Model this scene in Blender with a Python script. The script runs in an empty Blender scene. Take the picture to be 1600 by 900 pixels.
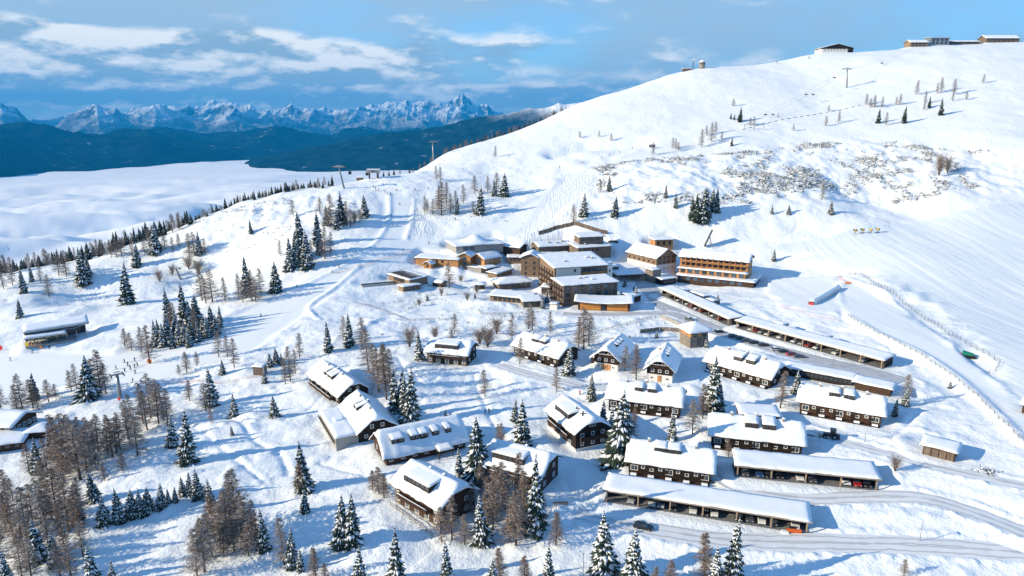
import bpy, math, random
import numpy as np
from mathutils import Vector, Matrix

R = math.radians
scene = bpy.context.scene
col = scene.collection
rnd = random.Random(7)

# ------------------------------------------------------------------ camera, sky, sun, exposure
CAMZ, PITCH, FPX = 90.0, R(13.7), 1066.0
CP, SP = math.cos(PITCH), math.sin(PITCH)
cam_d = bpy.data.cameras.new('camera')
cam = bpy.data.objects.new('camera', cam_d); col.objects.link(cam)
cam.location = (0, 0, CAMZ); cam.rotation_euler = (R(90) - PITCH, 0, 0)
cam_d.sensor_width = 36.0; cam_d.lens = 36.0 * FPX / 1600.0
cam_d.clip_start = 1.0; cam_d.clip_end = 300000.0
scene.camera = cam

SUN_EL = R(20.5)
SUN_AZ = R(103.0)      # measured from +Y towards -X: light comes from the left, a little behind the camera
sun_dir = Vector((-math.sin(SUN_AZ) * math.cos(SUN_EL), math.cos(SUN_AZ) * math.cos(SUN_EL), math.sin(SUN_EL)))
sd = bpy.data.lights.new('sun', 'SUN'); sd.energy = 5.0; sd.angle = R(0.5); sd.color = (1.0, 0.85, 0.61)
so = bpy.data.objects.new('sun', sd); col.objects.link(so)
so.rotation_euler = sun_dir.to_track_quat('Z', 'Y').to_euler()

world = bpy.data.worlds.new('World'); scene.world = world; world.use_nodes = True
def build_world():
    nt = world.node_tree; N = nt.nodes; L = nt.links
    bg = N['Background']; bg.inputs['Strength'].default_value = 0.148
    sky = N.new('ShaderNodeTexSky'); sky.sky_type = 'NISHITA'; sky.sun_disc = False
    sky.sun_elevation = SUN_EL; sky.sun_rotation = SUN_AZ; sky.altitude = 1800; sky.air_density = 1.0; sky.dust_density = 0.0; sky.ozone_density = 3.0
    tc = N.new('ShaderNodeTexCoord')
    def mth(op, a, b=None, clamp=False):
        m = N.new('ShaderNodeMath'); m.operation = op; m.use_clamp = clamp
        for i, v in enumerate((a, b)):
            if v is None: continue
            if isinstance(v, (int, float)): m.inputs[i].default_value = v
            else: L.new(v, m.inputs[i])
        return m.outputs[0]
    def mrange(v, a, b, c=0.0, d=1.0):
        m = N.new('ShaderNodeMapRange'); m.interpolation_type = 'SMOOTHSTEP'
        L.new(v, m.inputs[0])
        for i, x in enumerate((a, b, c, d)): m.inputs[i + 1].default_value = x
        return m.outputs[0]
    def noise(dz, sx, sz, scale, detail, rough, w=0.0):
        mp = N.new('ShaderNodeMapping'); L.new(tc.outputs['Generated'], mp.inputs['Vector'])
        mp.inputs['Scale'].default_value = (sx, sx, sz); mp.inputs['Location'].default_value = (w, w * .7, dz * sz)
        n = N.new('ShaderNodeTexNoise'); n.inputs['Scale'].default_value = scale; n.inputs['Detail'].default_value = detail
        n.inputs['Roughness'].default_value = rough; L.new(mp.outputs[0], n.inputs['Vector'])
        return n.outputs['Fac']
    sep = N.new('ShaderNodeSeparateXYZ'); L.new(tc.outputs['Generated'], sep.inputs[0])
    x, z = sep.outputs[0], sep.outputs[2]
    tint = N.new('ShaderNodeMix'); tint.data_type = 'RGBA'; tint.blend_type = 'MULTIPLY'; tint.inputs[0].default_value = 1.0; L.new(sky.outputs[0], tint.inputs[6]); tint.inputs[7].default_value = (.53, 1.02, 1.20, 1)
    def bump(v, a, b, c, d): return mth('MULTIPLY', mrange(v, a, b), mrange(v, c, d, 1.0, 0.0))
    # two banks of cumulus low over the far mountains, a thin veil above them
    a = noise(0.0, 1.0, 3.0, 7.5, 10, .54, .35)
    up = noise(0.011, 1.0, 3.0, 7.5, 10, .54, .35)
    big = noise(0.0, 1.0, 2.0, 2.2, 3, .5, 1.7)
    west = mrange(x, -.40, .12, 1.0, 0.0)
    bank1 = mth('MULTIPLY', bump(z, .044, .066, .088, .128), mth('ADD', .15, mth('MULTIPLY', west, .85)))
    bank2 = bump(z, .012, .028, .038, .056)
    wt = mth('ADD', mth('MULTIPLY', bank1, .42), mth('MULTIPLY', bank2, .46))
    dens = mth('ADD', mth('ADD', mth('MULTIPLY', a, .75), mth('MULTIPLY', big, .28)), wt)
    cover = mrange(dens, .565, .76)
    lit = mth('ADD', mth('ADD', mth('MULTIPLY', mth('SUBTRACT', a, up), 9.5), .34), mth('MULTIPLY', mth('SUBTRACT', z, .075), 1.0), True)
    v = noise(0.0, 1.0, 2.6, 2.6, 9, .60, 3.1)
    veil = mth('MULTIPLY', mrange(mth('ADD', v, mth('MULTIPLY', west, .16)), .32, .64, .42, .92), mrange(z, .20, .40, 1.0, .12))
    cr = N.new('ShaderNodeMix'); cr.data_type = 'RGBA'; L.new(lit, cr.inputs[0])
    cr.inputs[6].default_value = (1.7, 2.5, 3.2, 1); cr.inputs[7].default_value = (5.4, 5.4, 5.2, 1)
    m1 = N.new('ShaderNodeMix'); m1.data_type = 'RGBA'; L.new(veil, m1.inputs[0]); L.new(tint.outputs[2], m1.inputs[6]); m1.inputs[7].default_value = (2.05, 2.75, 3.4, 1)
    m2 = N.new('ShaderNodeMix'); m2.data_type = 'RGBA'; L.new(mth('MULTIPLY', cover, .92), m2.inputs[0]); L.new(m1.outputs[2], m2.inputs[6]); L.new(cr.outputs[2], m2.inputs[7])
    L.new(m2.outputs[2], bg.inputs['Color'])
build_world()
vs = scene.view_settings
vs.view_transform = 'Standard'; vs.look = 'None'; vs.exposure = 0.57; vs.gamma = 1.0; vs.use_curve_mapping = False
cy = scene.cycles
cy.max_bounces = 6; cy.diffuse_bounces = 3; cy.glossy_bounces = 2; cy.transmission_bounces = 3; cy.volume_bounces = 0; cy.transparent_max_bounces = 6
cy.use_denoising = True
try: cy.denoiser = 'OPENIMAGEDENOISE'
except Exception: pass
cy.sample_clamp_indirect = 6.0

# ------------------------------------------------------------------ picture rays (only used to find where things stand on the ground)
def ray(px, py):
    u, v = (px - 800) / FPX, (450 - py) / FPX
    return np.array([u, CP + SP * v, -SP + CP * v])
def hz(x, y, seed):
    n = (x * 374761393 + y * 668265263 + seed * 974634777) & 0xffffffff
    n = ((n ^ (n >> 13)) * 1274126177) & 0xffffffff
    n = (n ^ (n >> 16)) & 0xffff
    return n / 65535.0
def vnoise(x, y, seed=0):
    x = np.asarray(x, float); y = np.asarray(y, float)
    xi, yi = np.floor(x).astype(np.int64), np.floor(y).astype(np.int64)
    fx, fy = x - xi, y - yi
    fx = fx * fx * fx * (fx * (fx * 6 - 15) + 10); fy = fy * fy * fy * (fy * (fy * 6 - 15) + 10)
    a, b, c, d = hz(xi, yi, seed), hz(xi + 1, yi, seed), hz(xi, yi + 1, seed), hz(xi + 1, yi + 1, seed)
    return (a + (b - a) * fx) * (1 - fy) + (c + (d - c) * fx) * fy
def fbm(x, y, octv=4, seed=0, gain=.5):
    s, a, t = 0, 1, 0
    for i in range(octv):
        s = s + a * (vnoise(x, y, seed + i) * 2 - 1); t += a; a *= gain
        x, y = x * 2.03 + 13.7, y * 2.03 - 7.1
    return s / t
def sstep(a, b, x):
    t = np.clip((x - a) / (b - a), 0, 1); return t * t * (3 - 2 * t)

# ------------------------------------------------------------------ terrain height
def P(px, py, t): d = ray(px, py); return (d[0] * t, d[1] * t, CAMZ + d[2] * t)
def Z(px, py, z): d = ray(px, py); t = (z - CAMZ) / d[2]; return (d[0] * t, d[1] * t, z)
ctrl = []
for y, row in {900: ((0, -8), (400, -3), (800, 0), (1200, 1), (1600, 3)), 750: ((0, -10), (400, -4), (800, 0), (1200, 3), (1600, 7)),
               600: ((0, -12), (400, -4), (800, 0), (1200, 4), (1600, 8)), 520: ((0, -13), (200, -9), (400, -2), (600, 0), (800, 1), (1000, 3), (1200, 5), (1400, 8), (1600, 10))}.items():
    ctrl += [Z(px, y, z) for px, z in row]
ctrl += [P(*a) for a in (
    (0, 470, 400), (150, 470, 384), (300, 470, 372), (450, 470, 353), (600, 470, 350), (800, 470, 347), (1000, 470, 341), (1200, 470, 331), (1400, 470, 318), (1600, 470, 308),
    (1600, 420, 345), (1600, 360, 392), (1600, 300, 448), (1400, 400, 372), (1400, 330, 445), (1250, 420, 388), (1080, 420, 402), (850, 420, 408), (650, 420, 402), (480, 420, 392),
    (350, 420, 428), (200, 420, 440), (0, 430, 440), (200, 388, 455), (350, 332, 478), (430, 305, 490), (530, 292, 500), (600, 276, 512), (600, 330, 458), (600, 390, 412), (480, 350, 440),
    (750, 370, 432), (750, 300, 495), (750, 250, 560), (700, 238, 590), (800, 206, 645), (900, 350, 435), (900, 300, 480), (900, 230, 565), (900, 163, 690),
    (1080, 370, 425), (1080, 320, 440), (1080, 250, 515), (1080, 210, 565), (1080, 150, 650), (1080, 107, 725), (1280, 370, 415), (1280, 320, 440), (1280, 250, 505), (1280, 190, 575), (1280, 130, 670), (1280, 84, 755),
    (1450, 300, 450), (1450, 230, 510), (1450, 150, 605), (1450, 73, 765), (1600, 230, 490), (1600, 150, 585), (1600, 64, 775),
    (1900, 600, 200), (1900, 400, 350), (1900, 250, 470), (1900, 100, 690), (2300, 400, 320), (2300, 200, 520))]
ctrl += [Z(-300, 900, -14), Z(-300, 650, -22), P(-300, 480, 430), (0, 60, -4), (-250, 0, -18), (250, 0, 6), (0, -120, -8)]
for px, py, t, k in ((-300, 455, 460, 1.), (0, 430, 440, 1.), (200, 388, 455, 1.), (350, 332, 478, 1.), (430, 305, 490, 1.), (530, 292, 500, 1.), (600, 276, 512, 1.), (700, 238, 590, 1.), (800, 206, 645, 1.), (900, 163, 690, .8),
                  (1080, 107, 725, .6), (1280, 84, 755, .4), (1450, 73, 765, .35), (1600, 64, 775, .3), (1900, 60, 790, .3)):
    x, y, z = P(px, py, t); r = math.hypot(x, y)
    for dd, dz in ((60, 14), (150, 62), (320, 165)):
        s = (r + dd) / r; ctrl.append((x * s, y * s, z - dz * k))
C = np.array(ctrl); CX = C[:, :2] / 100.0
def _phi(r2): return np.sqrt(r2 + .06)
_d2 = ((CX[:, None] - CX[None]) ** 2).sum(-1)
_n = len(C)
_A = np.zeros((_n + 3, _n + 3)); _A[:_n, :_n] = -_phi(_d2) + np.eye(_n) * .02
_A[:_n, _n] = 1; _A[:_n, _n + 1:] = CX; _A[_n, :_n] = 1; _A[_n + 1:, :_n] = CX.T
_w = np.linalg.solve(_A, np.concatenate([C[:, 2], np.zeros(3)]))
def Hbase(x, y):
    x = np.atleast_1d(np.asarray(x, float)); y = np.atleast_1d(np.asarray(y, float))
    out = np.empty(x.shape); step = 40000
    for i in range(0, len(x), step):
        a, b = x[i:i + step] / 100, y[i:i + step] / 100
        d2 = (a[:, None] - CX[None, :, 0]) ** 2 + (b[:, None] - CX[None, :, 1]) ** 2
        out[i:i + step] = -_phi(d2) @ _w[:_n] + _w[_n] + _w[_n + 1] * a + _w[_n + 2] * b
    r = np.hypot(x, y)
    return out - np.maximum(0, r - 1060) ** 1.15 * .35 - np.maximum(0, -y - 60) * .25

_ts = 100 * np.exp(np.linspace(0, math.log(12), 420))
def pick(px, py, fn=None):
    """the point of the ground seen at a pixel of the photograph"""
    fn = fn or Hbase
    d = ray(px, py); t = _ts
    for _ in range(3):
        g = CAMZ + d[2] * t - fn(d[0] * t, d[1] * t)
        k = np.nonzero(g < 0)[0]
        if len(k) == 0: return None
        k = max(1, k[0]); t = np.linspace(t[k - 1], t[k], 14)
    tt = t[len(t) // 2]
    x, y = d[0] * tt, d[1] * tt
    return Vector((x, y, float(fn(x, y)[0])))
_pick0 = pick
def pick(px, py, fn=None):
    for k in range(15):
        p = _pick0(px, py + 2 * k, fn)
        if p is not None: return p
def poly(pts): return np.array([pick(*p)[:2] for p in pts])
def inside(pl, x, y):
    r = np.zeros(x.shape, bool); j = len(pl) - 1
    for i in range(len(pl)):
        xi, yi, xj, yj = pl[i][0], pl[i][1], pl[j][0], pl[j][1]
        c = ((yi > y) != (yj > y)) & (x < (xj - xi) * (y - yi) / (yj - yi + 1e-12) + xi)
        r ^= c; j = i
    return r
def pdist(pl, x, y, closed=False):
    """distance to a polyline and the arc position of the nearest point"""
    best = np.full(x.shape, 1e9); arc = np.zeros(x.shape); s = 0.0
    n = len(pl)
    for i in range(n if closed else n - 1):
        a, b = np.array(pl[i][:2]), np.array(pl[(i + 1) % n][:2]); ab = b - a; l = math.hypot(*ab)
        t = np.clip(((x - a[0]) * ab[0] + (y - a[1]) * ab[1]) / (l * l + 1e-9), 0, 1)
        d = np.hypot(x - a[0] - ab[0] * t, y - a[1] - ab[1] * t)
        m = d < best; best[m] = d[m]; arc[m] = s + t[m] * l; s += l
    return best, arc
def sdf(pl, x, y):
    d, _ = pdist(pl, x, y, True); return np.where(inside(pl, x, y), -d, d)

ZONE = {
 'piste': [poly(((598, 300), (652, 308), (640, 345), (632, 372), (700, 372), (770, 345), (830, 312), (900, 272), (1000, 236), (1085, 215), (1090, 224), (960, 262), (925, 285), (870, 340), (830, 362), (690, 384), (560, 420), (490, 480), (400, 545), (240, 592), (-60, 612), (-60, 540), (40, 545), (180, 550), (330, 505), (480, 428), (560, 388), (592, 350)))],
 'groom': [poly(((1180, 386), (1290, 372), (1400, 352), (1500, 330), (1640, 312), (1640, 700), (1600, 640), (1570, 600), (1552, 560), (1537, 553), (1534, 527), (1514, 525), (1511, 503), (1490, 502), (1480, 492), (1470, 474), (1448, 472), (1441, 460), (1417, 459), (1415, 444), (1395, 442), (1393, 432), (1373, 433), (1371, 419), (1330, 423), (1290, 412), (1240, 406), (1280, 395)))],
 'slope': [poly(((1330, 436), (1370, 460), (1430, 500), (1490, 545), (1560, 600), (1620, 660), (1620, 690), (1540, 640), (1480, 590), (1400, 540), (1320, 490), (1310, 455))), poly(((1195, 430), (1310, 430), (1310, 490), (1250, 480), (1200, 460)))],
 'track': [poly(((880, 272), (930, 262), (960, 285), (905, 350), (870, 380), (780, 385), (830, 345))), poly(((648, 305), (664, 330), (700, 360), (680, 372), (636, 374)))],
 'rough': [poly(((925, 262), (1000, 248), (1150, 240), (1250, 222), (1400, 222), (1500, 235), (1640, 240), (1640, 300), (1500, 302), (1300, 312), (1200, 318), (1060, 318), (940, 320))), poly(((300, 345), (430, 312), (520, 300), (560, 320), (500, 370), (420, 380), (320, 400)))],
}
def zone(name, x, y, soft=4.0):
    w = np.zeros(x.shape)
    for pl in ZONE[name]:
        lo, hi = pl.min(0) - soft, pl.max(0) + soft
        m = (x > lo[0]) & (x < hi[0]) & (y > lo[1]) & (y < hi[1])
        if m.any(): w[m] = np.maximum(w[m], 1 - sstep(-soft * .5, soft * .5, sdf(pl, x[m], y[m])))
    return w

PADS = []      # (x, y, yaw, half_u, half_v, z)
ROADS = []     # (points with z, half width, berm height)
BERMS = []     # (points, height, half width)
def H(x, y):
    x = np.atleast_1d(np.asarray(x, float)); y = np.atleast_1d(np.asarray(y, float))
    h = Hbase(x, y)
    r = np.hypot(x, y)
    pis = np.maximum(np.maximum(zone('piste', x, y, 8), zone('groom', x, y, 8)), zone('slope', x, y, 5)); rough = zone('rough', x, y, 20)
    far = sstep(520, 640, r)
    amp = (1 - .93 * pis) * (1 - .55 * far)
    h = h + amp * (fbm(x / 46, y / 46, 2, 3) * 2.1 + fbm(x / 15, y / 15, 3, 9) * 1.2) + rough * fbm(x / 9, y / 9, 3, 21) * 1.9 + pis * fbm(x / 40, y / 40, 2, 5) * .35
    h = h + amp * (r < 330) * np.maximum(0, fbm(x / 5.5, y / 5.5, 2, 31) - .12) * .8
    h = h - .9 * zone('piste', x, y, 4.5)
    for pts, hh, hw in BERMS:
        p2 = np.array([p[:2] for p in pts]); lo, hi = p2.min(0) - hw * 3, p2.max(0) + hw * 3
        m = (x > lo[0]) & (x < hi[0]) & (y > lo[1]) & (y < hi[1])
        if m.any():
            d, _ = pdist(p2, x[m], y[m]); h[m] += hh * np.exp(-(d / hw) ** 2) * (1 + .35 / max(1.0, abs(hh) * 1.5) * fbm(x[m] / 3, y[m] / 3, 2, 77))
    for pts, hw, bh in ROADS:
        p2 = np.array([p[:2] for p in pts]); lo, hi = p2.min(0) - hw - 9, p2.max(0) + hw + 9
        m = (x > lo[0]) & (x < hi[0]) & (y > lo[1]) & (y < hi[1])
        if not m.any(): continue
        d, arc = pdist(p2, x[m], y[m])
        sl = np.concatenate([[0], np.cumsum(np.hypot(*np.diff(p2, axis=0).T))])
        rz = np.interp(arc, sl, [p[2] for p in pts])
        w = 1 - sstep(hw + .3, hw + 6.5, d)
        hm = h[m] * (1 - w) + (rz - .10) * w
        b = np.exp(-((d - hw - 1.5) / 1.1) ** 2) * bh * (.75 + .9 * np.maximum(-.5, fbm(x[m] / 1.9, y[m] / 1.9, 3, 55)))
        h[m] = hm + b
    for (cx, cy_, yaw, hu, hv, z) in PADS:
        rad = math.hypot(hu, hv) + 9
        m = (abs(x - cx) < rad) & (abs(y - cy_) < rad)
        if not m.any(): continue
        dx, dy = x[m] - cx, y[m] - cy_; c, s = math.cos(yaw), math.sin(yaw)
        du, dv = np.abs(dx * c + dy * s) - hu, np.abs(-dx * s + dy * c) - hv
        d = np.hypot(np.maximum(du, 0), np.maximum(dv, 0))
        w = 1 - sstep(.6, 6.5, d)
        h[m] = h[m] * (1 - w) + z * w
    return h
def Hz(x, y): return float(H(x, y)[0])
def ground(px, py):
    p = pick(px, py, H)
    return p

# ------------------------------------------------------------------ materials
MATS = {}
def mat(name, color, rough=.8, var=.12, scale=1.2, bump=.0, bscale=None, metal=0.0, planks=None, spec=.3, coat=0.0):
    if name in MATS: return MATS[name]
    m = bpy.data.materials.new(name); m.use_nodes = True; MATS[name] = m
    nt = m.node_tree; N = nt.nodes; L = nt.links; b = N['Principled BSDF']
    b.inputs['Roughness'].default_value = rough; b.inputs['Metallic'].default_value = metal
    b.inputs['Specular IOR Level'].default_value = spec; b.inputs['Coat Weight'].default_value = coat
    tc = N.new('ShaderNodeTexCoord')
    n = N.new('ShaderNodeTexNoise'); n.inputs['Scale'].default_value = scale; n.inputs['Detail'].default_value = 5; L.new(tc.outputs['Object'], n.inputs['Vector'])
    mr = N.new('ShaderNodeMapRange'); L.new(n.outputs['Fac'], mr.inputs[0]); mr.inputs[1].default_value = .3; mr.inputs[2].default_value = .7
    mr.inputs[3].default_value = 1 - var; mr.inputs[4].default_value = 1 + var
    val = mr.outputs[0]; hgt = n.outputs['Fac']
    if planks:
        sp = N.new('ShaderNodeSeparateXYZ'); L.new(tc.outputs['Object'], sp.inputs[0])
        ax = {'z': 2, 'x': 0, 'y': 1}[planks[0]]
        mu = N.new('ShaderNodeMath'); mu.operation = 'MULTIPLY'; mu.inputs[1].default_value = 1 / planks[1]
        if planks[0] == 'x':
            ad = N.new('ShaderNodeMath'); ad.operation = 'ADD'; L.new(sp.outputs[0], ad.inputs[0]); L.new(sp.outputs[1], ad.inputs[1]); L.new(ad.outputs[0], mu.inputs[0])
        else: L.new(sp.outputs[ax], mu.inputs[0])
        fr = N.new('ShaderNodeMath'); fr.operation = 'FRACT'; L.new(mu.outputs[0], fr.inputs[0])
        fl = N.new('ShaderNodeMath'); fl.operation = 'FLOOR'; L.new(mu.outputs[0], fl.inputs[0])
        wn = N.new('ShaderNodeTexWhiteNoise'); wn.noise_dimensions = '1D'; L.new(fl.outputs[0], wn.inputs['W'])
        m2 = N.new('ShaderNodeMapRange'); L.new(wn.outputs['Value'], m2.inputs[0]); m2.inputs[3].default_value = .7; m2.inputs[4].default_value = 1.25
        mm = N.new('ShaderNodeMath'); mm.operation = 'MULTIPLY'; L.new(val, mm.inputs[0]); L.new(m2.outputs[0], mm.inputs[1]); val = mm.outputs[0]
        gp_ = N.new('ShaderNodeMath'); gp_.operation = 'GREATER_THAN'; gp_.inputs[1].default_value = .1; L.new(fr.outputs[0], gp_.inputs[0]); hgt = gp_.outputs[0]
    hv = N.new('ShaderNodeVectorMath'); hv.operation = 'SCALE'; hv.inputs[0].default_value = color[:3]; L.new(val, hv.inputs['Scale'])
    L.new(hv.outputs[0], b.inputs['Base Color'])
    if bump:
        bp = N.new('ShaderNodeBump'); bp.inputs['Strength'].default_value = bump; bp.inputs['Distance'].default_value = .05
        if bscale and not planks:
            n2 = N.new('ShaderNodeTexNoise'); n2.inputs['Scale'].default_value = bscale; n2.inputs['Detail'].default_value = 4; L.new(tc.outputs['Object'], n2.inputs['Vector']); hgt = n2.outputs['Fac']
        L.new(hgt, bp.inputs['Height']); L.new(bp.outputs[0], b.inputs['Normal'])
    return m
SNOW = mat('snow_on_roof', (.83, .875, .92), .6, .025, .5, .35, 1.6)
DARK = mat('dark_stained_timber', (.020, .0125, .0095), .75, .25, 1.5, .5, planks=('z', .22))
BROWN = mat('brown_timber', (.060, .031, .019), .75, .2, 1.5, .5, planks=('z', .22))
LARCHW = mat('larch_cladding', (.46, .23, .09), .65, .18, 1.2, .4, planks=('x', .25))
GREYW = mat('weathered_grey_timber', (.16, .122, .095), .8, .2, 1.2, .4, planks=('x', .2))
TANW = mat('tan_shingle_cladding', (.235, .16, .105), .8, .2, 2.5, .5, planks=('z', .3))
WHITEW = mat('white_render', (.72, .70, .66), .85, .05, .6, .15, 6)
STONE = mat('grey_stone_wall', (.20, .17, .145), .9, .35, 1.4, .7, 2.2)
CONC = mat('concrete', (.30, .29, .28), .85, .15, .6, .2, 4)
DECK = mat('roof_boards', (.085, .05, .032), .8, .2, 1.2, .3, planks=('x', .2))
FRAME = mat('white_window_frame', (.74, .74, .72), .5, .04, 2)
GLASS = mat('window_glass', (.035, .05, .07), .06, .3, .5, spec=.8)
BGLASS = mat('blue_reflecting_glass', (.06, .11, .17), .08, .3, .4, spec=.8)
METAL = mat('galvanised_steel', (.33, .35, .37), .45, .1, 1.5, metal=.6)
DMETAL = mat('dark_steel', (.05, .052, .058), .5, .15, 1.5, metal=.4)
BLACK = mat('black_rubber', (.015, .015, .016), .8, .1, 3)
CHIM = mat('chimney_brick', (.30, .25, .22), .9, .2, 3)
POSTM = mat('pale_timber_post', (.33, .25, .18), .75, .2, 2)
RAILW = mat('weathered_rail', (.12, .085, .06), .8, .25, 2)
NEEDLE = mat('spruce_needles', (.023, .040, .029), .8, .45, .9)
BARK = mat('bark', (.075, .052, .040), .9, .3, 3)
TWIG = mat('larch_twigs', (.185, .120, .082), .85, .4, .5)
TWIGF = mat('frosted_twigs', (.42, .385, .36), .8, .2, .8)
TREESNOW = mat('snow_on_branches', (.84, .87, .91), .6, .05, 1.5)
PACK = mat('packed_snow_road', (.72, .75, .78), .55, .06, .35, .35, 2.2)
PARK = mat('trodden_parking_snow', (.52, .54, .57), .55, .14, .35, .35, 2.2)

def ruts(m):
    """two gritty wheel tracks along each lane, worn into the packed snow"""
    nt = m.node_tree; N = nt.nodes; L = nt.links; b = N['Principled BSDF']; src = b.inputs['Base Color'].links[0].from_socket
    a = N.new('ShaderNodeAttribute'); a.attribute_name = 'across'; tc = N.new('ShaderNodeTexCoord'); n = N.new('ShaderNodeTexNoise'); n.inputs['Scale'].default_value = .22; n.inputs['Detail'].default_value = 6; L.new(tc.outputs['Object'], n.inputs['Vector'])
    ad = N.new('ShaderNodeMath'); ad.operation = 'MULTIPLY_ADD'; L.new(n.outputs['Fac'], ad.inputs[0]); ad.inputs[1].default_value = 1.6; L.new(a.outputs['Fac'], ad.inputs[2])
    pp = N.new('ShaderNodeMath'); pp.operation = 'PINGPONG'; L.new(ad.outputs[0], pp.inputs[0]); pp.inputs[1].default_value = .9
    mr = N.new('ShaderNodeMapRange'); mr.interpolation_type = 'SMOOTHSTEP'; L.new(pp.outputs[0], mr.inputs[0]); mr.inputs[1].default_value = .5; mr.inputs[2].default_value = .85; mr.inputs[4].default_value = .55
    mx = N.new('ShaderNodeMix'); mx.data_type = 'RGBA'; L.new(mr.outputs[0], mx.inputs[0]); L.new(src, mx.inputs[6]); mx.inputs[7].default_value = (.30, .30, .31, 1); L.new(mx.outputs[2], b.inputs['Base Color'])
ruts(PACK); ruts(PARK)
def snow_ground():
    m = bpy.data.materials.new('snow_ground'); m.use_nodes = True
    nt = m.node_tree; N = nt.nodes; L = nt.links; b = N['Principled BSDF']
    b.inputs['Roughness'].default_value = .55; b.inputs['Specular IOR Level'].default_value = .25
    tc = N.new('ShaderNodeTexCoord')
    def attr(n):
        a = N.new('ShaderNodeAttribute'); a.attribute_name = n; return a.outputs['Fac']
    def noise(sc, det=4, ro=.55, scl=None):
        n = N.new('ShaderNodeTexNoise'); n.inputs['Scale'].default_value = sc; n.inputs['Detail'].default_value = det; n.inputs['Roughness'].default_value = ro
        if scl:
            mp = N.new('ShaderNodeMapping'); mp.inputs['Scale'].default_value = scl; mp.inputs['Rotation'].default_value = (0, 0, R(-18)); L.new(tc.outputs['Object'], mp.inputs['Vector']); L.new(mp.outputs[0], n.inputs['Vector'])
        else: L.new(tc.outputs['Object'], n.inputs['Vector'])
        return n.outputs['Fac']
    def mth(op, a, bb):
        x = N.new('ShaderNodeMath'); x.operation = op
        for i, v in enumerate((a, bb)):
            if isinstance(v, (int, float)): x.inputs[i].default_value = v
            else: L.new(v, x.inputs[i])
        return x.outputs[0]
    groom, track, rough = attr('groom'), attr('track'), attr('rough')
    # colour: fresh snow, slightly greyer where machines have packed it in lanes
    lane = noise(.07, 7, .72, (3.0, .16, 1))
    lr = N.new('ShaderNodeMapRange'); L.new(lane, lr.inputs[0]); lr.inputs[1].default_value = .36; lr.inputs[2].default_value = .62; lr.inputs[3].default_value = .15; lr.inputs[4].default_value = 1.0
    g = mth('MULTIPLY', groom, lr.outputs[0])
    mix = N.new('ShaderNodeMix'); mix.data_type = 'RGBA'; L.new(g, mix.inputs[0])
    mix.inputs[6].default_value = (.845, .89, .92, 1); mix.inputs[7].default_value = (.66, .75, .82, 1)
    L.new(mix.outputs[2], b.inputs['Base Color'])
    # relief
    soft = mth('SUBTRACT', 1.0, mth('MULTIPLY', mth('MAXIMUM', groom, attr('piste')), .92))
    h1 = mth('MULTIPLY', noise(.45, 5, .6), soft)
    h2 = mth('MULTIPLY', noise(1.9, 4, .6), mth('MULTIPLY', soft, .30))
    st1, st2 = noise(.5, 4, .6, (2.2, .10, 1)), noise(.45, 4, .6, (.9, .22, 1))
    h3 = mth('MULTIPLY', mth('ADD', st1, mth('MULTIPLY', st2, .6)), mth('MULTIPLY', track, 1.5))
    h4 = mth('MULTIPLY', lane, mth('MULTIPLY', groom, 1.4))
    hh = mth('ADD', mth('ADD', h1, h2), mth('ADD', h3, h4))
    bp = N.new('ShaderNodeBump'); bp.inputs['Strength'].default_value = .75; bp.inputs['Distance'].default_value = .6
    L.new(hh, bp.inputs['Height']); L.new(bp.outputs[0], b.inputs['Normal'])
    return m

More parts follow.
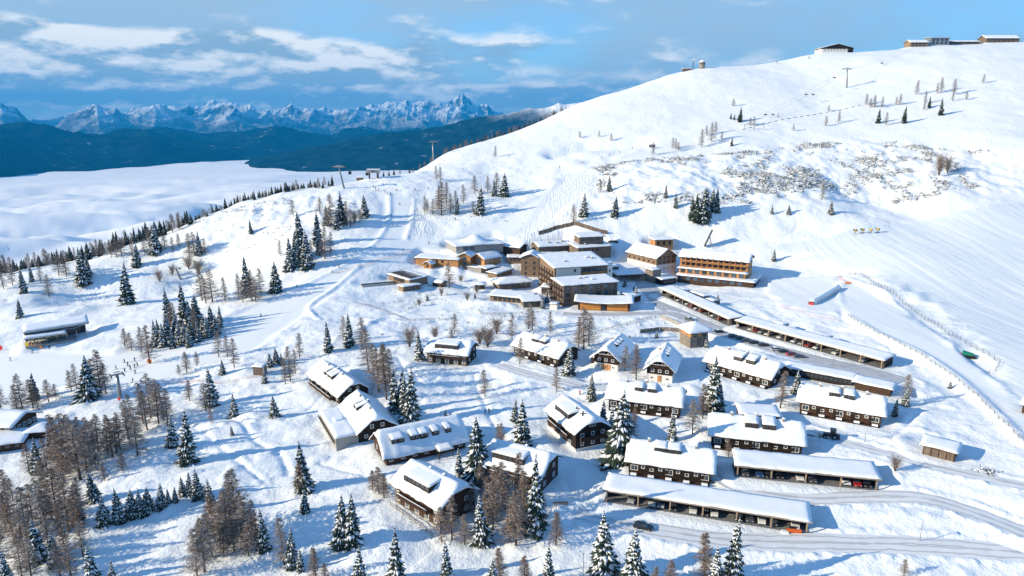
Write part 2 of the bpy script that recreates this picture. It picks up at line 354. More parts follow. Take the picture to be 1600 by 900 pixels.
# ------------------------------------------------------------------ mesh helpers
class MB:
    def __init__(s): s.v, s.f, s.m = [], [], []
    def add(s, vs, fs, mi=0):
        o = len(s.v); s.v += [tuple(v) for v in vs]; s.f += [tuple(i + o for i in f) for f in fs]; s.m += [mi] * len(fs)
    def box(s, c, d, yaw=0.0, mi=0, taper=1.0):
        co, si = math.cos(yaw), math.sin(yaw); vs = []
        for k in (-1, 1):
            q = taper if k > 0 else 1.0
            for a, b in ((-1, -1), (1, -1), (1, 1), (-1, 1)):
                x, y = a * d[0] / 2 * q, b * d[1] / 2 * q
                vs.append((c[0] + x * co - y * si, c[1] + x * si + y * co, c[2] + k * d[2] / 2))
        s.add(vs, [(3, 2, 1, 0), (4, 5, 6, 7), (0, 1, 5, 4), (1, 2, 6, 5), (2, 3, 7, 6), (3, 0, 4, 7)], mi)
    def tube(s, pts, rad, n=6, mi=0, cap=True):
        rads = rad if isinstance(rad, (list, tuple)) else [rad] * len(pts)
        pts = [Vector(p) for p in pts]; o = len(s.v); fs = []
        for i, p in enumerate(pts):
            t = (pts[min(i + 1, len(pts) - 1)] - pts[max(i - 1, 0)]).normalized()
            a = t.cross(Vector((0, 0, 1)) if abs(t.z) < .9 else Vector((1, 0, 0))).normalized(); b = t.cross(a)
            for k in range(n):
                an = 2 * math.pi * k / n; s.v.append(tuple(p + (a * math.cos(an) + b * math.sin(an)) * rads[i]))
        for i in range(len(pts) - 1):
            for k in range(n): fs.append((o + i * n + k, o + i * n + (k + 1) % n, o + (i + 1) * n + (k + 1) % n, o + (i + 1) * n + k))
        if cap: fs += [tuple(o + k for k in range(n))[::-1], tuple(o + (len(pts) - 1) * n + k for k in range(n))]
        s.f += fs; s.m += [mi] * len(fs)
    def slab(s, u0, u1, v0, v1, nu, nv, bot, top, mi=0):
        us, vs_ = np.linspace(u0, u1, nu + 1), np.linspace(v0, v1, nv + 1); o = len(s.v)
        U, V = np.meshgrid(us, vs_, indexing='ij')
        f = lambda g: g(U, V) if callable(g) else np.full(U.shape, float(g))
        B, T = f(bot), f(top); W = nv + 1; n = (nu + 1) * W
        for A in (B, T): s.v += [(float(a), float(b), float(c)) for a, b, c in zip(U.ravel(), V.ravel(), A.ravel())]
        fs = []
        for i in range(nu):
            for j in range(nv):
                a = o + i * W + j; fs.append((a, a + 1, a + W + 1, a + W)); a += n; fs.append((a, a + W, a + W + 1, a + 1))
        for i in range(nu):
            a = o + i * W; fs.append((a, a + W, a + W + n, a + n)); a += nv; fs.append((a + W, a, a + n, a + W + n))
        for j in range(nv):
            a = o + j; fs.append((a + 1, a, a + n, a + n + 1)); a += nu * W; fs.append((a, a + 1, a + n + 1, a + n))
        s.f += fs; s.m += [mi] * len(fs)
    def mesh(s, name, mats, smooth=False):
        me = bpy.data.meshes.new(name); me.from_pydata(s.v, [], s.f)
        for m in (mats if isinstance(mats, (list, tuple)) else [mats]): me.materials.append(m)
        if max(s.m, default=0): me.polygons.foreach_set('material_index', s.m)
        if smooth: me.polygons.foreach_set('use_smooth', [True] * len(s.f))
        me.update(); return me
    def build(s, name, mats, parent=None, smooth=False): return link(name, s.mesh(name, mats, smooth), parent)
def link(name, me, parent=None, loc=None, rz=None):
    o = bpy.data.objects.new(name, me); col.objects.link(o)
    if parent is not None: o.parent = parent
    if loc is not None: o.location = loc
    if rz is not None: o.rotation_euler = (0, 0, rz)
    return o
def tag(o, label, cat, group=None):
    o['label'] = label; o['category'] = cat
    if group: o['group'] = group
    return o
def thing(name, label, cat, loc, rz=0.0, group=None):
    o = bpy.data.objects.new(name, None); col.objects.link(o); o.location = loc; o.rotation_euler = (0, 0, rz); o.empty_display_size = .5
    return tag(o, label, cat, group)
def copy_tree(o, parent=None):
    c = o.copy(); col.objects.link(c); c.parent = parent
    for ch in o.children: copy_tree(ch, c)
    return c
def structure(o): o['kind'] = 'structure'; return o

# ------------------------------------------------------------------ roads first (they shape the ground)
def road_pts(pix, n=7):
    ps = [pick(*p) for p in pix]; out = []
    for i in range(len(ps) - 1):      # Catmull-Rom
        a, b, c, d = ps[max(i - 1, 0)], ps[i], ps[i + 1], ps[min(i + 2, len(ps) - 1)]
        for k in range(n):
            t = k / n; out.append(.5 * ((2 * b) + (c - a) * t + (2 * a - 5 * b + 4 * c - d) * t * t + (3 * b - a - 3 * c + d) * t ** 3))
    out.append(ps[-1])
    zs = np.array([p.z for p in out]); k = np.ones(7) / 7
    zs = np.convolve(np.pad(zs, 3, 'edge'), k, 'valid')
    return [(p.x, p.y, float(z)) for p, z in zip(out, zs)]
for nm, pix, hw, bh in (
    ('road_below_long_carport', ((900, 802), (990, 820), (1090, 838), (1200, 846), (1300, 848), (1440, 852), (1640, 866)), 3.1, .5),
    ('road_below_middle_carport', ((1120, 742), (1160, 762), (1260, 778), (1360, 776), (1440, 778), (1520, 800), (1640, 846)), 2.5, .6),
    ('lane_past_tractor', ((1262, 672), (1320, 690), (1400, 712), (1480, 733), (1640, 766)), 1.9, .5),
    ('hotel_parking_road', ((1000, 436), (1016, 455), (1048, 482), (1110, 512), (1180, 534), (1260, 558), (1340, 578), (1410, 596)), 5.2, .35),
    ('road_below_pavilion', ((880, 490), (960, 491), (1040, 489), (1072, 497)), 2.6, .3),
    ('village_path', ((780, 570), (830, 585), (880, 596), (930, 606), (985, 598)), 2.2, .35),
):
    pts = road_pts(pix); ROADS.append((pts, hw, bh))
    mb = MB(); n = len(pts)
    for i in range(n):
        a, b = Vector(pts[max(i - 1, 0)]), Vector(pts[min(i + 1, n - 1)]); t = (b - a); t.z = 0; t.normalize(); s_ = Vector((-t.y, t.x, 0)); p = Vector(pts[i])
        for k in range(7):
            q = p + s_ * (hw + .4) * (k / 3 - 1); q.z += .05 * (1 - (k / 3 - 1) ** 2) - .03 + .03 * float(vnoise(q.x / 1.5, q.y / 1.5, 4)); mb.v.append(tuple(q))
    for i in range(n - 1):
        for k in range(6): mb.f.append((i * 7 + k, (i + 1) * 7 + k, (i + 1) * 7 + k + 1, i * 7 + k + 1)); mb.m.append(0)
    ro = structure(mb.build(nm, PARK if 'park' in nm or 'pavilion' in nm else PACK, smooth=True))
    at_ = ro.data.attributes.new('across', 'FLOAT', 'POINT'); at_.data.foreach_set('value', [abs(k / 3 - 1) * hw for i in range(n) for k in range(7)])
for pix, hh, hw in ((((608, 300), (609, 330), (600, 358), (580, 384), (545, 408), (500, 432), (440, 462)), .75, 1.5), (((560, 415), (520, 450), (490, 470), (482, 485), (500, 500)), .8, 1.5), (((648, 308), (644, 340), (636, 372)), .6, 1.5),
                    (((1318, 432), (1380, 462), (1440, 505), (1500, 552), (1560, 600), (1620, 655)), .6, 1.6), (((1325, 494), (1372, 522), (1440, 554), (1492, 588), (1528, 618), (1600, 690)), .9, 1.8),
                    (((110, 458), (200, 452), (285, 432)), -8.5, 17.0), (((868, 240), (910, 230), (950, 225), (1000, 219)), -5.5, 8.0), (((560, 520), (600, 500), (640, 505), (700, 498)), .8, 2.0),
                    # trodden paths and tracks
                    (((700, 575), (660, 600), (620, 560)), -.4, .9), (((740, 580), (760, 640), (790, 690), (850, 720)), -.4, .9), (((370, 652), (400, 690), (440, 712), (450, 740)), -.6, 1.2), (((330, 640), (400, 665), (480, 640), (520, 600)), -.35, .8),
                    (((890, 760), (880, 730), (930, 720), (975, 755)), -.4, .9), (((1122, 735), (1130, 765), (1140, 780)), -.6, 1.4), (((500, 720), (560, 740), (610, 760)), -.4, .9), (((330, 372), (420, 352), (520, 372), (585, 380)), -.4, 1.0),
                    (((1240, 330), (1246, 352), (1225, 372), (1200, 380)), -.5, .9), (((1335, 215), (1400, 228), (1480, 246), (1580, 262)), -.6, 1.2), (((940, 640), (900, 640), (860, 650)), -.35, .9), (((180, 600), (260, 640), (330, 690), (420, 760)), -.4, .9),
                    (((1380, 700), (1420, 660), (1440, 640)), -.5, 1.0), (((1420, 740), (1460, 720), (1500, 690)), -.4, .9), (((60, 800), (200, 770), (330, 740), (460, 700)), -.35, 1.0)):
    BERMS.append((road_pts(pix, 4), hh, hw))
# ------------------------------------------------------------------ buildings
def gplane(px, py, z): d = ray(px, py); t = (z - CAMZ) / d[2]; return Vector((d[0] * t, d[1] * t, z))
def frame(p0, p1, depth, z=None, pad=True, dz=0.0):
    """footprint from the two ends of the front's foot in the photograph; returns origin, yaw, width"""
    if z is None: z = pick((p0[0] + p1[0]) / 2, (p0[1] + p1[1]) / 2).z + dz
    if callable(z): z = z()
    A, B = gplane(*p0, z), gplane(*p1, z); d = B - A; W = d.length; yaw = math.atan2(d.y, d.x)
    v = Vector((-math.sin(yaw), math.cos(yaw), 0)); c = (A + B) / 2 + v * depth / 2
    if pad: PADS.append((c.x, c.y, yaw, W / 2, depth / 2, z))
    return c, yaw, W
def far_frame(px0, px1, py, t, depth):
    A, B = Vector(P(px0, py, t)), Vector(P(px1, py, t)); d = B - A; W = d.length
    c = (A + B) / 2; yaw = math.atan2(d.y, d.x); v = Vector((-math.sin(yaw), math.cos(yaw), 0)); c += v * depth / 2
    z = Hz(c.x, c.y); c.z = z; PADS.append((c.x, c.y, yaw, W / 2, depth / 2, z)); return c, yaw, W
_wm = {}
def window(parent, W, D, face, a, z, w, h, fm=None, gm=None, off=0.0):
    fm, gm = fm or FRAME, gm or GLASS; k = (round(w, 2), round(h, 2), fm.name, gm.name)
    if k not in _wm:
        f = MB(); t = .14 if w > .8 else .1
        f.box((0, 0, h / 2 - t / 2), (w, .12, t)); f.box((0, 0, -h / 2 + t / 2), (w, .16, t))
        for s in (-1, 1): f.box((s * (w / 2 - t / 2), 0, 0), (t, .118, h - 2 * t))
        if w > 1.1:
            n = max(1, int(w / 1.2))
            for i in range(1, n + 1): f.box((-w / 2 + w * i / (n + 1), 0, 0), (.07, .10, h - 2 * t))
        g = MB(); g.box((0, .03, 0), (w - t, .05, h - t)); _wm[k] = (f.mesh('window', fm), g.mesh('pane', gm))
    hu, hv = W / 2 + off, D / 2 + off
    loc, rz = {'f': ((a, -hv - .02, z), 0), 'r': ((hu + .02, a, z), R(90)), 'l': ((-hu - .02, a, z), R(-90)), 'b': ((a, hv + .02, z), R(180))}[face]
    o = link('window', _wm[k][0], parent, loc, rz); link('pane', _wm[k][1], o); return o
def snow_top(fn, u0, u1, v0, v1, th, seed=0, inset=-.08):
    def top(U, V):
        d = np.minimum(np.minimum(U - u0, u1 - U), np.minimum(V - v0, v1 - V)) + .02
        e = 1 - np.exp(-np.maximum(d, 0) / .2)
        return fn(U, V) + .05 + th * (.30 + .70 * e) * (1 + .45 * fbm(U / 3.6 + seed, V / 2.6, 3, seed))
    return top
def roof_pair(parent, fn, u0, u1, v0, v1, th=.45, deck=.22, seed=0, dm=None, cell=.9, dn=None):
    nu, nv = max(4, int((u1 - u0) / cell)), max(4, int((v1 - v0) / cell / 2) * 2)
    m = MB(); m.slab(u0, u1, v0, v1, *(dn or (nu, nv)), lambda U, V: fn(U, V) - deck, fn); r = m.build('roof', dm or DECK, parent)
    m = MB(); e = .06; us = (u0 - e, u1 + e, v0 - e, v1 + e)
    m.slab(*us, nu + 2, nv + 2, lambda U, V: fn(U, V) + .012, snow_top(fn, *us, th, seed)); V3 = np.array(m.v); jx, jy = fbm(V3[:, 0] / 1.7 + seed, V3[:, 1] / 1.7, 2, 3), fbm(V3[:, 0] / 1.7, V3[:, 1] / 1.7 + seed, 2, 4); V3[:, 0] += .22 * jx; V3[:, 1] += .30 * jy; m.v = [tuple(p) for p in V3.tolist()]; s = m.build('snow_cover', SNOW, r, True)
    return r
def gable_fn(W, D, eave, tanp, ridge, hip, over, htan=1.7, hipends=(1, 1)):
    S, Lh = (D / 2, W / 2) if ridge == 'u' else (W / 2, D / 2)
    rise = S * tanp
    def fn(U, V):
        a, b = (V, U) if ridge == 'u' else (U, V)
        z = eave + (S - np.abs(a)) * tanp
        z = eave + rise - np.sqrt((np.abs(a) * tanp) ** 2 + .01)
        if hip:
            base = eave + rise * (1 - hip)
            if hipends[1]: z = np.minimum(z, base + (Lh + over - b) * htan)
            if hipends[0]: z = np.minimum(z, base + (Lh + over + b) * htan)
        return z
    return fn
def railing(m, a, b, z0, h=1.0, post=1.6, solid=True):
    a, b = Vector(a), Vector(b); d = b - a; l = d.length; yaw = math.atan2(d.y, d.x); c = (a + b) / 2
    m.box((c.x, c.y, z0 + h), (l, .1, .08), yaw)
    n = max(3, int(l / .45))
    for i in range(n + 1):
        p = a + d * (i / n); m.box((p.x, p.y, z0 + h / 2), (.26 if solid else .06, .045, h - .1), yaw)
def chimney(parent, fn, u, v, w=.7, h=1.3):
    z = float(fn(np.array([u]), np.array([v]))[0]); m = MB(); m.box((u, v, z + h / 2 - .4), (w, w, h + .8)); c = m.build('chimney', CHIM, parent)
    m = MB(); m.slab(u - w / 2 - .12, u + w / 2 + .12, v - w / 2 - .12, v + w / 2 + .12, 4, 4, z + h + .01, lambda U, V: z + h + .32 - .5 * ((U - u) ** 2 + (V - v) ** 2)); m.build('snow_cap', SNOW, c, True)
def dormer(parent, fn, W, D, u, w, vf, h, slope=.18, th=.15, panes=2, wm=None, side=-1, pw=None):
    """shed dormer on the front slope (side=-1) or on the slope of a ridge that runs away from the viewer (side=+1: right-hand slope)"""
    g = (lambda U, V: fn(U, V)) if side == -1 else (lambda U, V: fn(-V, U))
    z0 = float(g(np.array([u]), np.array([vf]))[0]); zt = z0 + h
    vb = vf + .5
    while vb < vf + 9 and float(g(np.array([u]), np.array([vb]))[0]) < zt + (vb - vf) * slope - .05 and float(g(np.array([u]), np.array([vb + .2]))[0]) > float(g(np.array([u]), np.array([vb]))[0]): vb += .2
    e = thing_part('dormer', parent, R(90) if side == 1 else 0)
    m = MB(); m.slab(u - w / 2, u + w / 2, vf, vb + .3, 2, 6, lambda U, V: np.minimum(g(U, V) - .3, zt - .2), lambda U, V: np.full(U.shape, zt) + (V - vf) * slope)
    o = m.build('dormer', wm or DARK, parent)
    if side == 1: o.rotation_euler = (0, 0, R(90))
    m = MB(); q = (u - w / 2 - .1, u + w / 2 + .1, vf - .15, vb + .5); f2 = lambda U, V: zt + .06 + (V - vf) * slope
    m.slab(*q, max(4, int(w / .7)), 6, lambda U, V: f2(U, V) - .08, snow_top(f2, *q, th, int(u * 3) % 17)); m.build('snow_cover', SNOW, o, True)
    n = panes; step = w / n
    for i in range(n):
        m = MB(); hh = min(.9, h * .62); m.box((u - w / 2 + step * (i + .5), vf - .02, zt - .14 - hh / 2), (step * .72, .10, hh)); m.box((u - w / 2 + step * (i + .5), vf - .05, zt - .14 - hh / 2), (step * .72 - .2, .08, hh - .2), mi=1)
        m.build('pane', [wm or GREYW, GLASS], o)
    return o
def thing_part(*a): return None
def chalet(label, p0, p1, depth, eave, tanp=.62, ridge='u', hip=.38, over=1.1, wall=None, plinth=None, th=.34, dormers=(), wins=(), chim=(), balcony=(), deco=None, seed=0, z=None, group='snowy timber chalets of the village', name='chalet', cat='chalet', hipends=(1, 1), dz=0.0, extra=None):
    c, yaw, W = frame(p0, p1, depth, z, dz=dz); D = depth
    t = thing(name, label, cat, c, yaw, group)
    fn = gable_fn(W, D, eave, tanp, ridge, hip, over, hipends=hipends)
    nn = (2, 8) if ridge == 'u' else (8, 2)
    m = MB(); b = plinth[0] if plinth else -1.0
    m.slab(-W / 2, W / 2, -D / 2, D / 2, max(6, int(W)), max(6, int(D / 2) * 2), b, lambda U, V: fn(U, V) - .2); m.build('wall', wall or DARK, t)
    if plinth: m = MB(); m.box((0, 0, plinth[0] / 2 - .6), (W - .06, D - .06, plinth[0] + 1.2)); m.build('plinth', plinth[1], t)
    r = roof_pair(t, fn, -W / 2 - over, W / 2 + over, -D / 2 - over, D / 2 + over, th, seed=seed)
    for d in dormers: dormer(t, fn, W, D, **d)
    for w_ in wins: window(t, W, D, *w_)
    for q in chim: chimney(t, fn, *q)
    for (face, a0, a1, zz, dp) in balcony:
        m = MB()
        if face == 'f':
            m.box(((a0 + a1) / 2, -D / 2 - dp / 2, zz), (a1 - a0, dp, .18)); railing(m, (a0, -D / 2 - dp), (a1, -D / 2 - dp), zz + .1); railing(m, (a0, -D / 2 - dp), (a0, -D / 2), zz + .1); railing(m, (a1, -D / 2 - dp), (a1, -D / 2), zz + .1)
        else:
            m.box((W / 2 + dp / 2, (a0 + a1) / 2, zz), (dp, a1 - a0, .18)); railing(m, (W / 2 + dp, a0), (W / 2 + dp, a1), zz + .1); railing(m, (W / 2 + dp, a0), (W / 2, a0), zz + .1)
        o = m.build('balcony', BROWN, t)
        m = MB()
        if face == 'f': m.slab(a0, a1, -D / 2 - dp - .1, -D / 2 - dp + .1, 8, 2, zz + 1.15, lambda U, V: zz + 1.24 + .04 * fbm(U, V, 2, 3)); m.build('snow_cap', SNOW, o, True)
    if extra: extra(t, W, D, fn)
    return t, W, D, fn
def row_windows(W, n, z, w=1.5, h=1.3, face='f', lo=.06, hi=.94, alt=None):
    out = []
    for i in range(n):
        a = W * (lo + (hi - lo) * (i + .5) / n) - W / 2
        ww, hh = (w, h) if not alt or i % 2 == 0 else alt
        out.append((face, a, z, ww, hh))
    return out
def holiday_row(label, p0, p1, D, seed, eave=4.0, wall=BROWN, z=None, door=True, th=.36, nwin=5):
    """the terraced chalet type: long front, two shed dormers side by side, three chimneys, half-hipped ends"""
    W = 25
    def ex(t, W, D, fn):
        for i in range(nwin):
            a = W * (.07 + .86 * i / (nwin - 1)) - W / 2
            big = i % 2 == 0
            window(t, W, D, 'f', a, 1.65, 1.9 if big else 1.0, 1.5 if big else .9)
            if i < nwin - 1:
                a2 = a + W * .86 / (nwin - 1) * .5
                window(t, W, D, 'f', a2, 2.1, .95, .85)
                m = MB(); m.box((a2 + 1.2, -D / 2 - .03, 1.05), (.95, .1, 2.1)); dd = m.build('door', DARK, t)
                m = MB(); m.box((a2 + 1.2 + .33, -D / 2 - .1, 1.05), (.05, .08, .2)); m.build('handle', METAL, dd)
                m = MB(); m.box((a2 + 2.0, -D / 2 - .035, 1.2), (.25, .12, 2.4)); m.build('corner_board', DARK, t)
            m = MB(); m.box((a, -D / 2 - 1.5, .62), (1.5, .5, .5)); m.build('flower_box', SNOW, t)
        m = MB(); m.box((0, -D / 2 - .9, .0), (W * .98, 1.8, .3)); m.build('terrace', BROWN, t)
        window(t, W, D, 'r', -D * .2, 1.7, 1.1, 1.1); window(t, W, D, 'r', D * .2, 1.7, 1.1, 1.1); window(t, W, D, 'r', 0, 4.2, 1.2, 1.1)
    c, yaw, W = frame(p0, p1, D, z, pad=False)
    sh = (seed % 3 - 1) * .04; ds = [dict(u=W * (k + sh), w=W * (.125 + .012 * (seed % 4)), vf=-D * (.27 + .02 * (seed % 3)), h=1.6 + .12 * (seed % 3), panes=2 + seed % 3, slope=.16 + .03 * (seed % 3)) for k in (-.085 - .006 * (seed % 3), .085 + .006 * (seed % 3))]
    return chalet(label, p0, p1, D, eave, .60, dormers=ds, chim=[(-W * .28, -D * .03, .55, 1.1), (0, D * .02, .8, 1.2), (W * .30, -D * .05, .55, 1.1)], wall=wall, seed=seed, z=z, th=th, extra=ex)
holiday_row('long brown chalet with two roof dormers beside the tractor lane, nearest the piste', (1249, 643), (1376, 666), 10.5, 1)
holiday_row('long snow-roofed chalet directly above the middle carport, with blue shade on its roof', (1111, 696), (1252, 713), 11, 2, wall=DARK)
holiday_row('long snow-roofed chalet between the tall spruce and the lowest carport', (982, 738), (1110, 757), 10, 3, wall=DARK)
holiday_row('long chalet half hidden by the tallest spruce, below the two gable-fronted chalets', (951, 637), (1062, 651), 11, 4, wall=DARK)
holiday_row('long chalet with one lighter corner next to the long low shed by the parking', (1103, 578), (1202, 607), 12, 5, wall=DARK)
holiday_row('long chalet with two small dormers at the upper village path, spruce at its gable', (803, 552), (872, 573), 12, 6, wall=DARK, nwin=4)

def long_dormer_extra(cols):
    def ex(t, W, D, fn):
        for a in (-.42, .42): m = MB(); m.box((W * a, -D / 2 - .05, 2.5), (W * .13, .16, 5.0)); m.build('corner_panel', GREYW, t)
        for a in (-.42, .42):
            for zz in (1.4, 3.9): window(t, W, D, 'f', W * a, zz, 1.0, 1.1, off=.14)
        for i in range(3):
            window(t, W, D, 'f', W * (-.22 + .22 * i), 1.3, 1.5, 2.1)
        for zz in (1.6, 4.2):
            for a in (-.25, .25): window(t, W, D, 'r', D * a, zz, 1.2, 1.2)
    return ex
chalet('dark chalet with one long window dormer and blue-grey corners, farthest up the village', (668, 566), (730, 572), 11, 5.0, .62, dormers=[dict(u=-.5, w=9.5, vf=-4.6, h=2.0, panes=7, slope=.14)], chim=[(3, .6, .6, 1.0)], balcony=[('f', -6, 6, 2.75, 1.5)], seed=8, extra=long_dormer_extra(0))
chalet('brown chalet with long dormer above a dark porch, nearest of all at the bottom', (618, 783), (688, 825), 11, 5.6, .62, dormers=[dict(u=-1.0, w=9.5, vf=-4.7, h=2.1, panes=6, slope=.12)], chim=[(-2, .8, .5, .6), (3, .8, .5, .6)], balcony=[('f', -5.5, 5.5, 2.9, 1.6)], wall=BROWN, seed=9, extra=long_dormer_extra(0))
chalet('chalet half hidden behind the tall spruce and bare larches beside the open snow yard', (757, 748), (843, 772), 11, 5.4, .60, dormers=[dict(u=-1.5, w=9, vf=-4.7, h=1.9, panes=6, slope=.12)], chim=[(1, 1.0, .5, .6)], balcony=[('f', -5.5, 5.5, 2.8, 1.5)], wall=BROWN, seed=10, extra=long_dormer_extra(0))
def roof_cross(t, fn, u, v):
    z = float(fn(np.array([u]), np.array([v]))[0]) + .6
    m = MB()
    m.tube([(u - .8, v - .5, z - .3), (u + .8, v + .5, z + .35)], .13); m.tube([(u - .8, v + .5, z + .35), (u + .8, v - .5, z - .3)], .13); m.build('log_cross', BROWN, t)
def ex_j(t, W, D, fn):
    for zz in (2.0, 4.6):
        for a in (-.3, .02, .32): window(t, W, D, 'r', D * a, zz, 1.1, 1.2)
    window(t, W, D, 'r', 0, 7.3, 2.0, 1.1)
    for a in (-.3, 0, .3): window(t, W, D, 'f', W * a, 2.0, 1.6, 2.0)
    for u in (1.5, 5.0): roof_cross(t, fn, u, -1.2)
chalet('three-storey dark chalet with two log crosses on its bright roof', (856, 668), (899, 706), 10.5, 6.2, .62, dormers=[dict(u=-1.5, w=8.5, vf=-4.4, h=2.0, panes=6, slope=.12)], balcony=[('f', -6, 6, 3.0, 1.4), ('r', -4, 4, 3.1, 1.0)], seed=11, plinth=(.8, WHITEW), extra=ex_j)
def ex_k(t, W, D, fn):
    for a in (-.3, .3): window(t, W, D, 'r', D * a, 1.6, 1.1, 1.1)
    for a in (-.14, .14): window(t, W, D, 'r', D * a, 4.4, 1.1, 1.3)
    for i in range(6): window(t, W, D, 'f', W * (-.42 + .168 * i), 1.6, 1.3, 1.6)
small3 = lambda W: [dict(u=W * k, w=2.0, vf=-3.4, h=1.7, panes=1, slope=.28, th=.10) for k in (-.16, 0, .12)]
chalet('bright-roofed chalet with a long front balcony, upper of the two beside the meadow', (484, 596), (531, 632), 10.5, 3.6, .72, hip=.3, dormers=small3(20), chim=[(-6, -.5, .5, 1.0), (0, .6, .6, 1.0), (6, -.5, .5, 1.0)], balcony=[('f', -9.5, 9.5, .6, 1.8)], seed=12, extra=ex_k)
def ex_l(t, W, D, fn):
    ex_k(t, W, D, fn)
    aw = W * 1.0; f2 = lambda U, V: 3.0 + 0 * U
    m = MB(); m.box((0, -D / 2 - 3.4, .9), (aw, 6.6, 4.1)); an = m.build('flat_roofed_annex', CONC, t)
    m = MB(); q = (-aw / 2 - .3, aw / 2 + .3, -D / 2 - 7.0, -D / 2 - .4); m.slab(*q, 22, 9, 2.96, snow_top(f2, *q, .5, 5)); m.build('snow_cover', SNOW, an, True)
    m = MB(); m.box((-aw * .05, -D / 2 - 3.2, 3.6), (2.6, 2.2, .9)); m.build('roof_hatch', SNOW, an)
    m = MB(); railing(m, (-aw / 2, -D / 2 - 7.2), (aw / 2, -D / 2 - 7.2), 1.0); m.build('railing', DARK, an)
chalet('bright-roofed chalet with a flat snow-covered annex, lower of the two beside the meadow', (533, 650), (561, 692), 11.5, 3.6, .74, hip=.3, dormers=small3(18)[:2], chim=[(-5.5, -.5, .5, 1.0), (0, .6, .6, 1.0), (5.5, -.5, .5, 1.0)], seed=13, extra=ex_l)
def ex_m(t, W, D, fn):
    for i in range(7): window(t, W, D, 'f', W * (-.44 + .146 * i), 1.6, 1.2, 1.2)
    for a in (-.25, .25): window(t, W, D, 'l', D * a, 1.7, 1.1, 1.2)
    f2 = lambda U, V: 2.9 + (V + D / 2) * .12
    m = MB(); q = (W * .10, W * .29, -D / 2 - 3.4, -D / 2 + .5); m.slab(*q, 2, 2, lambda U, V: f2(U, V) - .2, f2); pr = m.build('porch_roof', DECK, t)
    m = MB(); m.slab(*q, 8, 6, lambda U, V: f2(U, V) + .01, snow_top(f2, *q, .4, 4)); m.build('snow_cover', SNOW, pr, True)
    for a in (W * .11, W * .28): m = MB(); m.box((a, -D / 2 - 3.1, 1.0), (.22, .22, 3.3)); m.build('porch_post', BROWN, t)
    m = MB(); m.box((W * .2, -D / 2 - .05, 1.05), (1.2, .12, 2.1)); m.build('door', BROWN, t)
chalet('long chalet with five small dormers, its whole front roof slope in blue shade', (604, 728), (727, 700), 12, 3.2, .80, hip=.28, wall=BROWN, dormers=[dict(u=k * 27, w=w, vf=-4.2, h=1.8, panes=p, slope=.2, th=.10) for k, w, p in ((-.28, 3.6, 2), (-.1, 2.4, 2), (0, 2.4, 2), (.13, 2.0, 1), (.27, 1.7, 1))], seed=14, extra=ex_m)
def ex_gf(base):
    def ex(t, W, D, fn):
        for a in (-.28, 0, .28): window(t, W, D, 'f', W * a, 3.9, 1.1, 1.1)
        for a in (-.13, .13): window(t, W, D, 'f', W * a, 6.5, 1.0, 1.4)
        for a in (-.3, .3): window(t, W, D, 'f', W * a, 1.3, 1.0, .9)
        m = MB(); m.box((0, -D / 2 - .06, 1.1), (1.3, .14, 2.2)); m.build('door', LARCHW, t)
        if base:
            for a in (-.13, .14): m = MB(); m.box((W * a, -D / 2 - .08, 1.2), (1.0, .12, 2.0)); m.build('shutter', LARCHW, t)
            m = MB(); m.box((-W / 2 - 1.6, -1.5, .8), (3.0, 4, 3.2)); lt = m.build('lean_to', DARK, t)
            f2 = lambda U, V: 2.55 + (U + W / 2) * .12; q = (-W / 2 - 3.6, -W / 2 + .1, -4.0, 1.0); m = MB(); m.slab(*q, 6, 8, lambda U, V: f2(U, V) - .15, snow_top(f2, *q, .4, 3)); m.build('snow_cover', SNOW, lt, True)
        for i in range(3):   # small dormers on the right-hand slope
            v0 = D * (-.12 + .17 * i); u0 = W * .22; z0 = float(fn(np.array([u0]), np.array([v0]))[0])
            m = MB(); m.slab(u0 - 2.2, u0 + .3, v0 - .9, v0 + .9, 4, 2, lambda U, V: np.minimum(fn(U, V), z0 + .5) - .3, lambda U, V: z0 + 1.15 - (U - u0) * .16); d_ = m.build('dormer', DARK, t)
            f3 = lambda U, V: z0 + 1.16 - (U - u0) * .16; q = (u0 - 2.6, u0 + .6, v0 - 1.2, v0 + 1.2); m = MB(); m.slab(*q, 6, 4, f3, snow_top(f3, *q, .25, i)); m.build('snow_cover', SNOW, d_, True)
        for i in range(4): window(t, W, D, 'r', D * (-.36 + .24 * i), 3.6, 1.1, 1.0)
    return ex
chalet('gable-fronted dark chalet with orange door and shutters on a pale ground floor', (928, 575), (965, 581), 18, 5.0, .86, ridge='v', hip=.3, plinth=(2.5, WHITEW), balcony=[('f', -3.6, 3.6, 5.1, 1.1)], chim=[(-1.5, 3, .7, 1.4)], seed=15, extra=ex_gf(True), over=1.3)
chalet('gable-fronted dark chalet on a white ground floor, nearer the stone tower house', (1010, 594), (1050, 599), 17, 5.2, .86, ridge='v', hip=.3, plinth=(2.6, WHITEW), balcony=[('f', -3.6, 3.6, 5.3, 1.1)], chim=[(-1.5, 2, .7, 1.4)], seed=16, extra=ex_gf(False), over=1.3)

